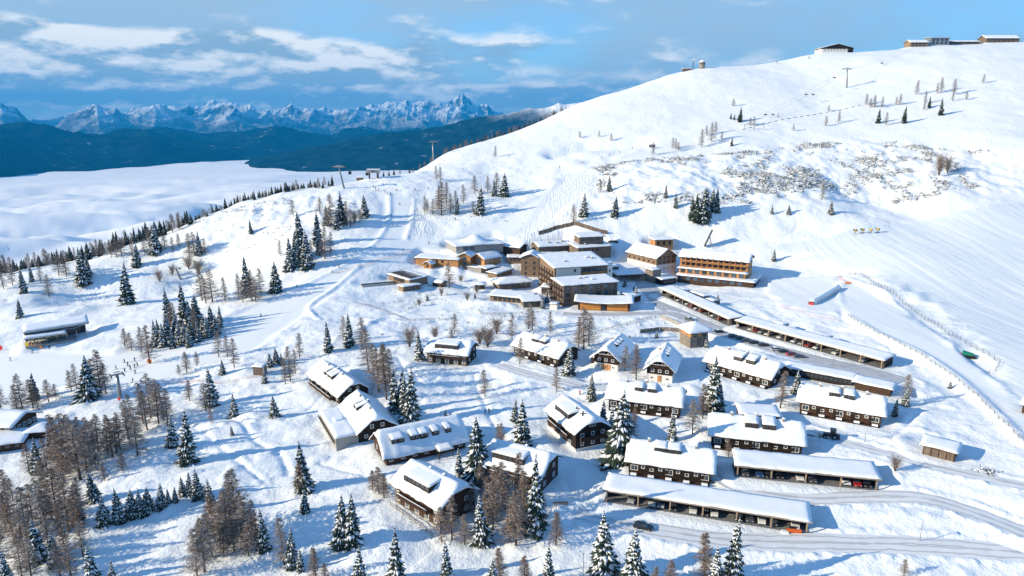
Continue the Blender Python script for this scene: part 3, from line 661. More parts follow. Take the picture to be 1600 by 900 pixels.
def flat_block(label, p0, p1, D, h, wall, roof='flat', th=.34, over=.8, z=None, name='lodge', cat='lodge', group=None, dz=0.0, tanp=.2, wins=(), extra=None, cell=1.2, c=None):
    """low-pitched or flat block; roof: flat, mono (rises away), pyramid, or a function"""
    cc, yaw, W = c or frame(p0, p1, D, z, dz=dz)
    t = thing(name, label, cat, cc, yaw, group)
    if roof == 'flat': fn = lambda U, V: h + 0 * U
    elif roof == 'mono': fn = lambda U, V: h + (V + D / 2) * tanp
    elif roof == 'pyramid':
        def fn(U, V): return h + np.minimum(np.minimum(W / 2 - np.abs(U), D / 2 - np.abs(V)), min(W, D) / 2) * tanp
    elif roof == 'gable_u': fn = gable_fn(W, D, h, tanp, 'u', 0, over)
    elif roof == 'gable_v': fn = gable_fn(W, D, h, tanp, 'v', 0, over)
    else: fn = lambda U, V: roof(U, V, W, D)
    m = MB(); m.slab(-W / 2, W / 2, -D / 2, D / 2, max(8, int(W / 2) * 2), max(8, int(D / 2) * 2), -1.2, lambda U, V: fn(U, V) - .15); m.build('wall', wall, t)
    roof_pair(t, fn, -W / 2 - over, W / 2 + over, -D / 2 - over, D / 2 + over, th, seed=int(abs(cc.x)) % 23, cell=cell)
    for w_ in wins: window(t, W, D, *w_[:5], fm=BROWN, gm=w_[5] if len(w_) > 5 else None)
    if extra: extra(t, W, D, fn)
    return t, W, D, fn
HG = 'timber buildings of the mountain hotel'
Zh = pick(930, 478).z
def ex_main(t, W, D, fn):
    for k, zz in enumerate((2.0, 5.2, 8.4, 11.4)):
        m = MB(); m.box((-W / 2 - .7, 0, zz - 1.2), (1.4, D * .9, .2)); railing(m, (-W / 2 - 1.4, -D * .45), (-W / 2 - 1.4, D * .45), zz - 1.1); m.build('balcony', BROWN, t)
        for i in range(5): window(t, W, D, 'l', D * (-.36 + .18 * i), zz + .2, 1.6, 1.9, fm=BROWN)
    m = MB(); m.box((-W * .24, -D / 2 - .06, h_main - 3.1), (W * .46, .16, 6.0)); m.build('render_panel', WHITEW, t)
    window(t, W, D, 'f', -W * .12, h_main - 2.2, 1.0, 1.5, off=.15, fm=BROWN)
    for i in range(5): window(t, W, D, 'f', W * (.06 + .09 * i), h_main - 2.4, 2.0, 2.0, gm=BGLASS, fm=BROWN)
    m = MB(); m.box((W * .25, -D / 2 - .8, h_main - 4.0), (W * .46, 1.6, .2)); railing(m, (W * .02, -D / 2 - 1.6), (W * .48, -D / 2 - 1.6), h_main - 3.9); m.build('balcony', LARCHW, t)
    for (u, v, s) in ((-W * .2, -D * .15, 1.2), (W * .28, D * .05, 2.0), (W * .36, -D * .02, 1.4)): chimney(t, fn, u, v, s, 1.0)
h_main = 15.0
flat_block('main hotel block under the biggest white roof, balconies down its left flank', (866, 462), (948, 456), 24, h_main, TANW, 'mono', tanp=.10, name='hotel_block', cat='hotel', group=HG, extra=ex_main, over=1.2)
def ex_front(t, W, D, fn):
    for zz in (2.2, 5.6, 8.8):
        for i in range(7): window(t, W, D, 'f', W * (-.42 + .14 * i), zz, 2.2, 2.1, gm=BGLASS if i % 2 else GLASS, fm=BROWN)
        for i in range(4): window(t, W, D, 'l', D * (-.35 + .23 * i), zz, 1.5, 1.8, fm=BROWN)
        m = MB(); m.box((-W / 2 - .7, 0, zz - 1.3), (1.4, D * .92, .18)); railing(m, (-W / 2 - 1.4, -D * .46), (-W / 2 - 1.4, D * .46), zz - 1.2); m.build('balcony', BROWN, t)
    for a in (-.33, -.05, .23, .4): m = MB(); m.box((W * a, -D / 2 - .06, 5.2), (1.0, .14, 10.0)); m.build('timber_pier', TANW, t)
    for (u, v, s) in ((-2, 2, 1.3), (1.0, 2.5, 1.1), (3.5, -1.5, 1.6)): chimney(t, fn, u, v, s, .9)
flat_block('front hotel wing with glazed bays and flat snowy roof, above the orange pavilion', (880, 479), (964, 472), 15, 10.6, GREYW, 'mono', tanp=.03, name='hotel_block', cat='hotel', group=HG, extra=ex_front, over=1.0)
def ex_pav(t, W, D, fn):
    for a, w_ in ((-.26, .40), (.26, .40)):
        m = MB(); m.box((W * a, -D / 2 - .08, 2.0), (W * w_, .2, 3.6)); m.build('orange_panel', mat('orange_larch_panel', (.52, .22, .05), .6, .12, 1.0, .3, planks=('z', .35)), t)
    m = MB(); m.box((W * -.01, -D / 2 - .1, 1.9), (W * .09, .24, 3.8)); m.build('door', DMETAL, t)
flat_block('low pavilion with orange larch panels and a swept white roof', (903, 484), (984, 487), 10, 4.1, BROWN, lambda U, V, W, D: 4.1 + 1.3 * (np.abs(U) / W) ** 2 * 2 + .05 * V, name='pavilion', cat='pavilion', group=HG, extra=ex_pav, over=1.8)
def ex_canopy(t, W, D, fn): pass
def canopy(label, p0, p1, D, h, n, name='entrance_canopy', cat='canopy', back=True):
    c, yaw, W = frame(p0, p1, D); t = thing(name, label, cat, c, yaw, HG)
    fn = lambda U, V: h + .04 * V
    roof_pair(t, fn, -W / 2 - .5, W / 2 + .5, -D / 2 - .5, D / 2 + .5, .45, deck=.5, cell=1.3)
    for i in range(n): m = MB(); m.box((-W / 2 + .4 + (W - .8) * i / (n - 1), -D / 2 + .4, h / 2 - .5), (.35, .35, h + .3)); m.build('post', POSTM, t)
    if back: m = MB(); m.box((0, D / 2 - .3, h / 2 - .6), (W, .4, h + .3)); m.build('back_wall', DARK, t)
canopy('wide entrance canopy over a dark drive between hotel and gabled wing', (964, 441), (1019, 438), 26, 4.6, 4)
def ex_wing(t, W, D, fn):
    for zz in (2.0, 5.6, 8.2):
        for i in range(6): window(t, W, D, 'f', W * (-.42 + .165 * i), zz, 1.3, 1.4, fm=BROWN)
        for i in range(4): window(t, W, D, 'r', D * (-.33 + .22 * i), zz, 1.2, 1.3, fm=BROWN)
def MBbox(t, name, c, d, m_): m = MB(); m.box(c, d); return m.build(name, m_, t)
def ex_wing2(t, W, D, fn): ex_wing(t, W, D, fn); MBbox(t, 'white_base', (0, 0, 1.6), (W + .08, D + .08, 5.2), WHITEW)
flat_block('gabled hotel wing with timber upper floors on a white base', (980, 414), (1025, 426), 15, 8.6, TANW, 'gable_u', tanp=.6, name='hotel_block', cat='hotel', group=HG, extra=ex_wing2, over=1.0)
def ex_right(t, W, D, fn):
    for zz in (9.0, 12.0):
        m = MB(); m.box((0, -D / 2 - .8, zz - 1.2), (W * .98, 1.6, .2)); railing(m, (-W * .49, -D / 2 - 1.6), (W * .49, -D / 2 - 1.6), zz - 1.1); m.build('balcony', LARCHW, t)
        for i in range(12): window(t, W, D, 'f', W * (-.45 + .082 * i), zz + .2, 1.7, 2.0, fm=BROWN)
        for i in range(3): window(t, W, D, 'r', D * (-.3 + .3 * i), zz, 1.4, 1.6, fm=BROWN)
    for i in range(1, 12): MBbox(t, 'balcony_divider', (W * (-.49 + .0817 * i), -D / 2 - .85, 10.9), (.14, 1.5, 5.6), LARCHW)
    for (dp, h, mm) in ((3.2, 7.4, LARCHW), (6.5, 3.9, BROWN)):
        ex_ = 0 if dp < 4 else 5.0
        bx = MBbox(t, 'terrace_storey', (ex_ / 2 - .1, -D / 2 - dp / 2 + .2, h / 2 - .6), (W * .97 + ex_, dp, h + 1.0), mm)
        q = (-W * .5 - .4, W * .5 + ex_ + .8, -D / 2 - dp - 1.0, -D / 2 - .05); f2 = lambda U, V: h + 0 * U
        m = MB(); m.slab(*q, 30, 6, h - .1, snow_top(f2, *q, .45, int(dp))); m.build('snow_cover', SNOW, bx, True)
        n = 9
        for i in range(n): window(t, W, D + 2 * dp - .4, 'f', W * (-.43 + .86 * i / (n - 1)), h - 1.6, 2.6, 2.0, gm=BGLASS if i % 3 else GLASS, fm=BROWN)
        if dp > 4:
            bx = MBbox(t, 'side_terrace', (W / 2 + 2.4, 0, h / 2 - .6), (4.8, D, h + 1.0), DARK)
            q = (W / 2 + .05, W / 2 + 5.8, -D / 2, D / 2 + .5); m = MB(); m.slab(*q, 6, 14, h - .1, snow_top(f2, *q, .45, 9)); m.build('snow_cover', SNOW, bx, True)
flat_block('orange timber hotel block with two balcony floors over white-topped terraces', (1061, 436), (1166, 447), 15, 13.6, LARCHW, 'gable_u', tanp=.36, name='hotel_block', cat='hotel', group=HG, extra=ex_right, over=1.1)
box_win = lambda n, z, w=1.5, h=1.5, W=10: [('f', W * (-.42 + .84 * i / max(1, n - 1)), z, w, h) for i in range(n)]
flat_block('small square orange roof house rising behind the gabled wing', (1023, 392), (1051, 391), 8, 6.8, LARCHW, name='roof_house', cat='hut', group=HG, wins=box_win(3, 4.6, 1.4, 2.2, 9), over=1.2)
flat_block('rear hotel block with snowed-in dormers just behind the main roof', (842, 402), (893, 399), 14, 6.5, GREYW, 'gable_u', tanp=.25, name='hotel_block', cat='hotel', group=HG, over=.8, extra=lambda t, W, D, fn: [chimney(t, fn, u, v, 1.3, 1.0) for u, v in ((-3, -3), (2, -4), (6, -2))])
flat_block('rear hotel block with flat roof and dark vents beside the fence', (903, 408), (954, 404), 12, 8, GREYW, 'mono', tanp=.08, name='hotel_block', cat='hotel', group=HG, wins=box_win(6, 6.2, 1.4, 1.5, 15), over=1.0, extra=lambda t, W, D, fn: [chimney(t, fn, u, v, 1.2, .9) for u, v in ((-4, -1), (3, 1))])
flat_block('tan hotel tower house with twin gable dormer, against the main block', (814, 432), (842, 433), 13, 11.5, TANW, 'gable_v', tanp=.42, name='hotel_block', cat='hotel', group=HG, wins=[('f', a, z_, 1.1, 1.6) for a in (-2.5, 2.5) for z_ in (2, 5.2, 8.4)], over=.9)
flat_block('spa pavilion under a broad pyramid roof in the hotel garden', (780, 453), (829, 449), 12, 3.9, GREYW, 'pyramid', tanp=.25, name='pavilion', cat='pavilion', group=HG, wins=box_win(6, 2.2, 1.7, 2.2, 15), over=1.8)
flat_block('low garden pavilion with long white roof, its front glazed', (766, 470), (826, 476), 9, 3.2, TANW, 'mono', tanp=.05, name='pavilion', cat='pavilion', group=HG, wins=box_win(7, 1.6, 1.8, 1.9, 18), over=1.3)
flat_block('small flat-roofed pavilion end with dark windows by the hotel yard', (818, 481), (846, 480), 9, 3.4, GREYW, 'mono', tanp=.03, name='pavilion', cat='pavilion', group=HG, wins=box_win(4, 1.9, 1.7, 1.8, 8), over=1.0)
flat_block('long covered passage roof leading from the garden pavilion to the orange houses', (776, 436), (800, 428), 6, 3.2, TANW, 'mono', tanp=.05, name='covered_passage', cat='passage', group=HG, over=1.0)
def ex_oh(t, W, D, fn):
    for zz in (1.8, 5.0): window(t, W, D, 'f', 0, zz, 2.2, 2.0, gm=BGLASS, fm=BROWN)
    for i in range(3): window(t, W, D, 'r', D * (-.3 + .3 * i), 3.6, 1.4, 1.5, fm=BROWN)
flat_block('two-storey orange gable house at the piste edge of the hotel', (717, 416), (735, 417), 13, 6.6, LARCHW, 'gable_v', tanp=.5, name='gable_house', cat='house', group=HG, extra=ex_oh, over=1.0)
flat_block('lower orange gable house joined to the two-storey one', (739, 412), (757, 416), 13, 4.6, LARCHW, 'gable_v', tanp=.45, name='gable_house', cat='house', group=HG, extra=lambda t, W, D, fn: [window(t, W, D, 'f', 0, 2.4, 2.4, 2.6, gm=BGLASS)] + [window(t, W, D, 'r', D * (-.3 + .3 * i), 2.6, 1.4, 1.4) for i in range(3)], over=1.0)
flat_block('long low orange timber wing beside the piste fence', (650, 413), (716, 417), 9, 4.2, LARCHW, 'mono', tanp=.06, name='timber_wing', cat='wing', group=HG, wins=box_win(3, 2.6, 1.4, 1.4, 8), over=.8)
def dome(U, V, W, D): return 4.2 + 4.6 * np.exp(-((U / (W * .2)) ** 2 + (V / (D * .34)) ** 2))
flat_block('snow-domed spa hall with a grey front, highest up by the piste', (713, 396), (786, 391), 20, 4.2, CONC, dome, name='spa_hall', cat='hall', group=HG, over=1.2, dz=1.2, wins=[('f', -9, 2.2, 3.0, 2.6, BGLASS), ('f', -5, 2.2, 3.0, 2.6, BGLASS)], th=.6)
flat_block('small brown house with a dark bare roof strip behind the orange houses', (780, 395), (812, 399), 8, 5.0, BROWN, 'gable_u', tanp=.4, name='gable_house', cat='house', group=HG, wins=box_win(5, 3.4, 1.2, 1.3, 9), over=.9, th=.10)
def ex_pool(t, W, D, fn):
    for i in range(11): MBbox(t, 'roof_batten', (-W / 2 + W * (i + .5) / 11, -1.0, 4.05), (.5, D * .7, .5), GREYW)
flat_block('pool house with slatted roof edge beside the outdoor pool', (608, 437), (640, 447), 12, 3.4, TANW, 'mono', tanp=.04, name='pool_house', cat='pool house', group=HG, wins=box_win(6, 1.8, 1.6, 2.0, 11), over=.9, extra=ex_pool)
flat_block('little lower annex in front of the slatted pool house', (630, 456), (657, 452), 6, 2.8, TANW, name='pool_annex', cat='annex', group=HG, wins=box_win(4, 1.5, 1.4, 1.6, 8), over=.7)
flat_block('dark stone gate tower at the end of the entrance canopy', (1019, 443), (1032, 441), 6, 7.5, STONE, name='gate_tower', cat='tower', group=HG, over=.3)
flat_block('small porch roof on posts before the orange hotel block', (1034, 446), (1056, 443), 6, 3.4, DARK, 'mono', tanp=.04, name='porch', cat='porch', group=HG, over=.8, wins=box_win(4, 1.7, 1.3, 1.8, 7))
flat_block('white stair tower at the right end of the main hotel block', (947, 452), (956, 450), 9, 14.0, WHITEW, name='stair_tower', cat='tower', group=HG, over=.3, wins=[('f', 0, z_, 1.0, 1.6) for z_ in (4, 7, 10)])
flat_block('little white kiosk under snow beside the front hotel wing', (859, 483), (870, 484), 4, 2.8, WHITEW, name='kiosk', cat='kiosk', group=HG, over=.3)
flat_block('low link roof between the tan tower house and the brown house', (794, 412), (815, 412), 7, 4.0, TANW, 'mono', tanp=.05, name='link_building', cat='building', group=HG, over=.8, wins=box_win(3, 2.4, 1.3, 1.5, 6))
flat_block('stepped upper storey set on the rear of the main hotel roof', (905, 400), (942, 398), 9, 11.5, GREYW, 'mono', tanp=.1, name='roof_storey', cat='hotel', group=HG, over=1.0, wins=box_win(6, 10.0, 1.5, 1.6, 11))
flat_block('narrow glazed gallery along the foot of the rear hotel block', (846, 411), (890, 409), 5, 5.0, GREYW, 'mono', tanp=.1, name='gallery', cat='gallery', group=HG, over=.5, wins=box_win(8, 3.4, 1.5, 1.6, 14))
flat_block('snowed-in terrace platform below the lower orange gable house', (728, 421), (752, 424), 7, 1.8, CONC, name='terrace', cat='terrace', group=HG, over=.2)
flat_block('tiny gabled porch at the near end of the long timber wing', (662, 419), (674, 420), 6, 3.0, LARCHW, 'gable_v', tanp=.5, name='porch', cat='porch', group=HG, over=.7, wins=[('f', 0, 1.6, 1.4, 1.8)])
flat_block('low glazed conservatory between the orange houses and the garden', (760, 428), (778, 424), 6, 3.0, DARK, 'mono', tanp=.06, name='conservatory', cat='conservatory', group=HG, over=.5, wins=box_win(5, 1.6, 1.5, 2.2, 7))
flat_block('small stepped roof tucked against the left flank of the front wing', (846, 460), (859, 461), 7, 4.2, GREYW, 'mono', tanp=.08, name='side_annex', cat='annex', group=HG, over=.6, wins=box_win(3, 2.4, 1.3, 1.6, 4))
flat_block('covered stair descending beside the orange pavilion', (988, 474), (1001, 470), 7, 3.4, BROWN, 'mono', tanp=.12, name='covered_stair', cat='stair', group=HG, over=.7)
flat_block('garden sauna cabin with square snow cap below the pyramid pavilion', (742, 452), (757, 452), 5, 2.8, BROWN, 'pyramid', tanp=.3, name='sauna_cabin', cat='cabin', group=HG, over=.8, wins=[('f', 0, 1.5, 1.4, 1.4)])
flat_block('second garden cabin with flat snow cap near the pool annex', (676, 447), (690, 449), 5, 2.6, BROWN, 'gable_u', tanp=.3, name='sauna_cabin', cat='cabin', group=HG, over=.7, wins=[('f', 0, 1.4, 1.4, 1.3)])
flat_block('upper terrace roof between main block and entrance canopy', (950, 432), (966, 431), 12, 5.6, GREYW, 'mono', tanp=.04, name='link_building', cat='building', group=HG, over=.6, wins=box_win(4, 3.6, 1.5, 2.0, 5))
def make_pool():
    c, yaw, W = frame((567, 449), (626, 444), 7); t = thing('outdoor_pool', 'dark green rectangular outdoor pool in the snow beside the pool house', 'pool', c, yaw)
    m = MB(); m.box((0, 0, -.2), (W - .6, 6.4, .6)); m.build('water', mat('pool_water', (.015, .06, .06), .05, .2, .5, spec=.8), t)
    m = MB()
    for s in (-1, 1): m.box((0, s * 3.4, .0), (W + .6, .5, .9)); m.box((s * (W / 2 + .05), 0, -.003), (.5, 6.3, .9))
    m.build('rim', CONC, t)
make_pool()
def ex_tow(t, W, D, fn):
    MBbox(t, 'stone_base', (0, 0, 1.6), (W + .16, D + .16, 5.6), STONE)
    for a in (-.22, .22): window(t, W, D, 'f', W * a, 5.6, 1.7, 2.2, fm=BROWN); window(t, W, D, 'r', D * a, 5.6, 1.5, 2.0, fm=BROWN)
    window(t, W, D, 'f', 0, 2.4, 1.4, 2.6, off=.1, fm=BROWN)
flat_block('square tower house with pyramid roof, timber above a stone base', (1078, 544), (1105, 541), 7.5, 7.4, LARCHW, 'pyramid', tanp=.55, name='tower_house', cat='tower house', over=1.6, extra=ex_tow, th=.4)
def ex_shed(t, W, D, fn):
    for i in range(14): window(t, W, D, 'f', W * (-.46 + .92 * i / 13), 1.7, 1.2, 1.2, fm=DMETAL); 
flat_block('long low dark shed stepping down below the parking row', (1228, 586), (1332, 606), 5, 3.0, DARK, 'mono', tanp=.06, name='long_shed', cat='shed', over=.8, extra=ex_shed)
flat_block('shorter end shed with patchy roof following the long low shed', (1335, 608), (1390, 620), 5, 2.7, BROWN, 'mono', tanp=.06, name='long_shed', cat='shed', over=.9, th=.25)
flat_block('flat snow-covered annex roof behind the shaded long chalet', (1156, 668), (1216, 672), 7, 4.4, BROWN, name='chalet_annex', cat='annex', over=.6)
def ex_gar(t, W, D, fn):
    for i in range(4): MBbox(t, 'garage_door', (W * (-.36 + .24 * i), -D / 2 - .04, 1.1), (W * .2, .1, 2.3), GREYW)
flat_block('small grey garage with four doors alone below the tractor lane', (1441, 709), (1491, 722), 5.5, 2.7, BROWN, 'mono', tanp=.05, name='garage', cat='garage', over=.7, extra=ex_gar, th=.35)
flat_block('small grey timber hut on the orange-netted slope', (396, 586), (411, 587), 3.2, 3.4, GREYW, 'mono', tanp=.1, name='timber_hut', cat='hut', over=.3, th=.3)
flat_block('little hut cut off by the photo edge beside the wide piste', (1596, 645), (1616, 650), 4, 3.0, BROWN, 'gable_u', tanp=.5, name='timber_hut', cat='hut', over=.7)
def ex_lodge(t, W, D, fn):
    for zz in (1.8, 4.4):
        for i in range(5): window(t, W, D, 'r', D * (-.4 + .2 * i), zz, 1.3, 1.4)
        m = MB(); m.box((0, -D / 2 - .8, zz - 1.2), (W, 1.6, .2)); railing(m, (-W / 2, -D / 2 - 1.6), (W / 2, -D / 2 - 1.6), zz - 1.1); m.build('balcony', BROWN, t)
        for i in range(6): MBbox(t, 'white_panel', (W * (-.42 + .168 * i), -D / 2 - .06, zz), (2.0, .14, 1.9), WHITEW)
flat_block('three-storey white and brown lodge cut off at the left edge', (-60, 686), (22, 692), 10, 6.4, BROWN, 'gable_u', tanp=.42, name='lodge', cat='lodge', extra=ex_lodge, over=1.4)
flat_block('low snow-roofed terrace building in front of the white and brown lodge', (-40, 712), (36, 702), 8, 2.8, BROWN, 'mono', tanp=.1, name='terrace_building', cat='building', wins=box_win(5, 1.5, 1.5, 1.4, 12), over=.8)
flat_block('small hut with a pyramid roof next to the lodge terrace', (44, 686), (74, 684), 6, 2.8, BROWN, 'pyramid', tanp=.35, name='timber_hut', cat='hut', over=1.0)
for i, (a, b, lab) in enumerate((((1058, 457), (1070, 461), 'first snow-topped timber box below the orange hotel block'), ((1078, 462), (1099, 470), 'longest snow-topped timber box below the orange hotel block'), ((1101, 474), (1114, 478), 'last snow-topped timber box of three below the hotel block'),
                                 ((1207, 511), (1222, 516), 'snow-topped timber box behind the middle of the curved carport'), ((1275, 531), (1290, 536), 'snow-topped timber box behind the far end of the curved carport'))):
    flat_block(lab, a, b, 3.5, 2.3, GREYW, name='timber_box', cat='box hut', over=.25, th=.4, group='timber boxes behind the curved carport')
# summit
def far_block(label, px0, px1, py, t, D, h, wall, roof='gable_u', tanp=.4, wins=(), name='summit_house', extra=None, over=1.0):
    return flat_block(label, None, None, D, h, wall, roof, name=name, cat='summit house', tanp=tanp, wins=wins, extra=extra, over=over, c=far_frame(px0, px1, py, t, D), group='buildings on the summit skyline')
far_block('white-based summit chalet with dark gable, alone on the skyline', 1283, 1333, 82, 752, 16, 5.0, DARK, 'gable_v', .24, extra=lambda t, W, D, fn: [MBbox(t, 'white_base', (-W * .1, -.5, 1.5), (W * .82, D + 1, 4.4), WHITEW)] + [window(t, W, D, 'f', W * (-.4 + .1 * i), 2.6, 1.6, 1.5, off=1.0) for i in range(8)])
far_block('orange timber summit building with snowy gable roof', 1422, 1450, 72, 752, 12, 5.0, TANW, 'gable_u', .45, [('f', a, z_, 1.8, 1.6) for a in (-7, -3, 1, 5) for z_ in (1.6, 3.8)])
far_block('grey boxy lift top station next to the orange summit building', 1453, 1482, 72, 757, 12, 8.0, METAL, 'mono', .06, [('f', a, z_, 3.0, 2.4) for a in (-7, -2.5, 2.5, 7) for z_ in (2.5, 5.6)])
far_block('low white-roofed summit shed between the lift station and the inn', 1487, 1530, 70, 765, 10, 3.4, GREYW, 'gable_u', .3, [('f', a, 2.2, 2.0, 1.5) for a in (-10, -5, 0, 5, 10)])
far_block('wide summit inn with bright roof at the end of the skyline', 1540, 1592, 68, 765, 14, 5.0, GREYW, 'gable_u', .5, [('f', a, z_, 1.6, 1.5) for a in (-14, -9, -4, 1, 6, 11) for z_ in (1.6, 3.8)])
# valley station of the chairlift, left
def station():
    c, yaw, W = frame((40, 542), (139, 527), 12); D = 12
    t = thing('lift_station', 'long grey chairlift base station with white roof at the piste end', 'lift station', c, yaw)
    fn = lambda U, V: 6.9 + .10 * V + .012 * (U + W / 2)
    roof_pair(t, fn, -W / 2, W / 2 + 1, -D / 2 + 2.5, D / 2 + 1, .3, deck=.9, dm=METAL, cell=1.4)
    MBbox(t, 'wall', (0, D / 2 - .6, 2.9), (W * .97, .8, 7.2), DMETAL)
    MBbox(t, 'dark_hall', (-W * .05, .5, 4.4), (W * .88, D - 3.4, 2.6), DMETAL)
    f2 = lambda U, V: 5.0 + .08 * V
    q = (-W / 2 - .2, W * .15, -D / 2 - 2, -D / 2 + 2.6); m = MB(); m.slab(*q, 2, 2, lambda U, V: f2(U, V) - .5, f2); cn = m.build('canopy', METAL, t)
    m = MB(); m.slab(*q, 20, 5, lambda U, V: f2(U, V) + .01, snow_top(f2, *q, .25, 2)); m.build('snow_cover', SNOW, cn, True)
    MBbox(t, 'glazing_band', (-W * .175, -D / 2 + .6, 3.4), (W * .62, .3, 2.0), BGLASS)
    ym = mat('yellow_seat', (.22, .21, .07), .6, .2, 2)
    for i in range(14): MBbox(t, 'parked_chair', (-W * .46 + i * W * .6 / 14, -D / 2 + .2, 3.1), (1.1, .5, .8), ym if i % 3 else DMETAL)
    for i in range(7): m = MB(); m.box((-W * .47 + i * W * .94 / 6, -D / 2 + 1.2, 1.4), (.4, .4, 4.4)); m.build('post', METAL, t)
    for s in (-1.6, 1.6): m = MB(); m.tube([(W * .1, -D / 2 + 3 + s, 5.5), (W * .3, -D / 2 + 3 + s, 5.2), (W * .46, -D / 2 + 3 + s, 6.4), (W * .54, -D / 2 + 3 + s, 7.6)], .16); m.build('rail', METAL, t)
    MBbox(t, 'platform', (-W * .1, -D / 2 + .5, .3), (W * .8, 7, .8), CONC)
station()
# ------------------------------------------------------------------ carports and cars
CARM = {k: mat('car_paint_' + k, c, .35, .04, 1, spec=.5, coat=.6) for k, c in dict(white=(.70, .71, .72), silver=(.36, .38, .40), black=(.012, .013, .016), grey=(.07, .075, .085), red=(.33, .016, .014), blue=(.02, .06, .20)).items()}
LAMP = mat('headlamp', (.7, .72, .74), .15, .05, 2, spec=.7)
def car_mesh():
    prof = [(-2.15, .38, .78, .80), (-2.05, .30, .92, .86), (-1.2, .28, 1.0, .89), (-.1, .27, 1.0, .90), (.9, .27, .97, .90), (1.6, .28, .88, .87), (2.1, .32, .72, .80), (2.2, .40, .62, .74)]
    m = MB()
    for x, z0, z1, w in prof: m.v += [(x, -w, z0), (x, -w, (z0 + z1) / 2 + .06), (x, -w * .93, z1), (x, w * .93, z1), (x, w, (z0 + z1) / 2 + .06), (x, w, z0)]
    for i in range(len(prof) - 1):
        for k in range(6): m.f.append((i * 6 + k, i * 6 + (k + 1) % 6, i * 6 + 6 + (k + 1) % 6, i * 6 + 6 + k)); m.m.append(0)
    n = (len(prof) - 1) * 6; m.f += [tuple(range(5, -1, -1)), tuple(range(n, n + 6))]; m.m += [0, 0]
    m.f = [f[::-1] for f in m.f]
    r = MB(); r.slab(-1.35, .25, -.62, .62, 4, 4, 1.40, lambda U, V: 1.47 - .04 * (V / .6) ** 2 - .05 * ((U + .5) / .9) ** 2)
    g = MB(); lo, hi = [(-1.95, .80), (1.0, .80)], [(-1.38, .62), (.28, .62)]
    vs_ = [(lo[0][0], -lo[0][1], .98), (lo[1][0], -lo[1][1], .96), (lo[1][0], lo[1][1], .96), (lo[0][0], lo[0][1], .98), (hi[0][0], -hi[0][1], 1.42), (hi[1][0], -hi[1][1], 1.42), (hi[1][0], hi[1][1], 1.42), (hi[0][0], hi[0][1], 1.42)]
    g.add(vs_, [(3, 2, 1, 0), (4, 5, 6, 7), (0, 1, 5, 4), (1, 2, 6, 5), (2, 3, 7, 6), (3, 0, 4, 7)])
    w = MB(); w.tube([(0, -.1, 0), (0, .1, 0)], .33, 12); q = MB(); q.tube([(0, -.115, 0), (0, .115, 0)], .19, 8)
    l = MB(); l.box((0, 0, 0), (.12, .36, .16)); b = MB(); b.box((0, 0, 0), (.1, 1.3, .2))
    s = MB(); s.slab(-1.3, .2, -.58, .58, 5, 4, 1.44, lambda U, V: 1.62 - .12 * (V / .58) ** 4 - .12 * ((U + .55) / .75) ** 4)
    return dict(body=m, roof=r.mesh('roof', BLACK), glass=g.mesh('glass', GLASS), tyre=w.mesh('tyre', BLACK, True), rim=q.mesh('rim', METAL), lamp=l.mesh('headlight', LAMP), bumper=b.mesh('grille', BLACK), snow=s.mesh('snow_cap', SNOW, True))
CM_ = car_mesh(); _cb = {}
for k, mm in CARM.items():
    _cb[k] = (CM_['body'].mesh('body', mm), None); r = CM_['roof'].copy(); r.materials[0] = mm; _cb[k] = (_cb[k][0], r)
def car(loc, yaw, colour, label, group, snowy=False):
    t = thing('parked_car', label, 'car', loc, yaw, group)
    link('body', _cb[colour][0], t); link('glass', CM_['glass'], t); r = link('roof', _cb[colour][1], t)
    if snowy: link('snow_cap', CM_['snow'], r)
    for x in (-1.32, 1.36):
        for y in (-.8, .8): w = link('tyre', CM_['tyre'], t, (x, y, .33)); link('rim', CM_['rim'], w)
    for y in (-.58, .58): link('headlight', CM_['lamp'], t, (2.12, y, .62))
    link('grille', CM_['bumper'], t, (2.17, 0, .45))
    return t
ORD = ['first', 'second', 'third', 'fourth', 'fifth', 'sixth', 'seventh', 'eighth', 'ninth', 'tenth', 'eleventh', 'twelfth', 'thirteenth', 'fourteenth', 'fifteenth', 'sixteenth', 'seventeenth', 'eighteenth', 'nineteenth', 'twentieth']
def ordn(i):
    if i < len(ORD): return ORD[i]
    n = i + 1; return f"{n}{'th' if 10 <= n % 100 <= 20 else {1: 'st', 2: 'nd', 3: 'rd'}.get(n % 10, 'th')}"
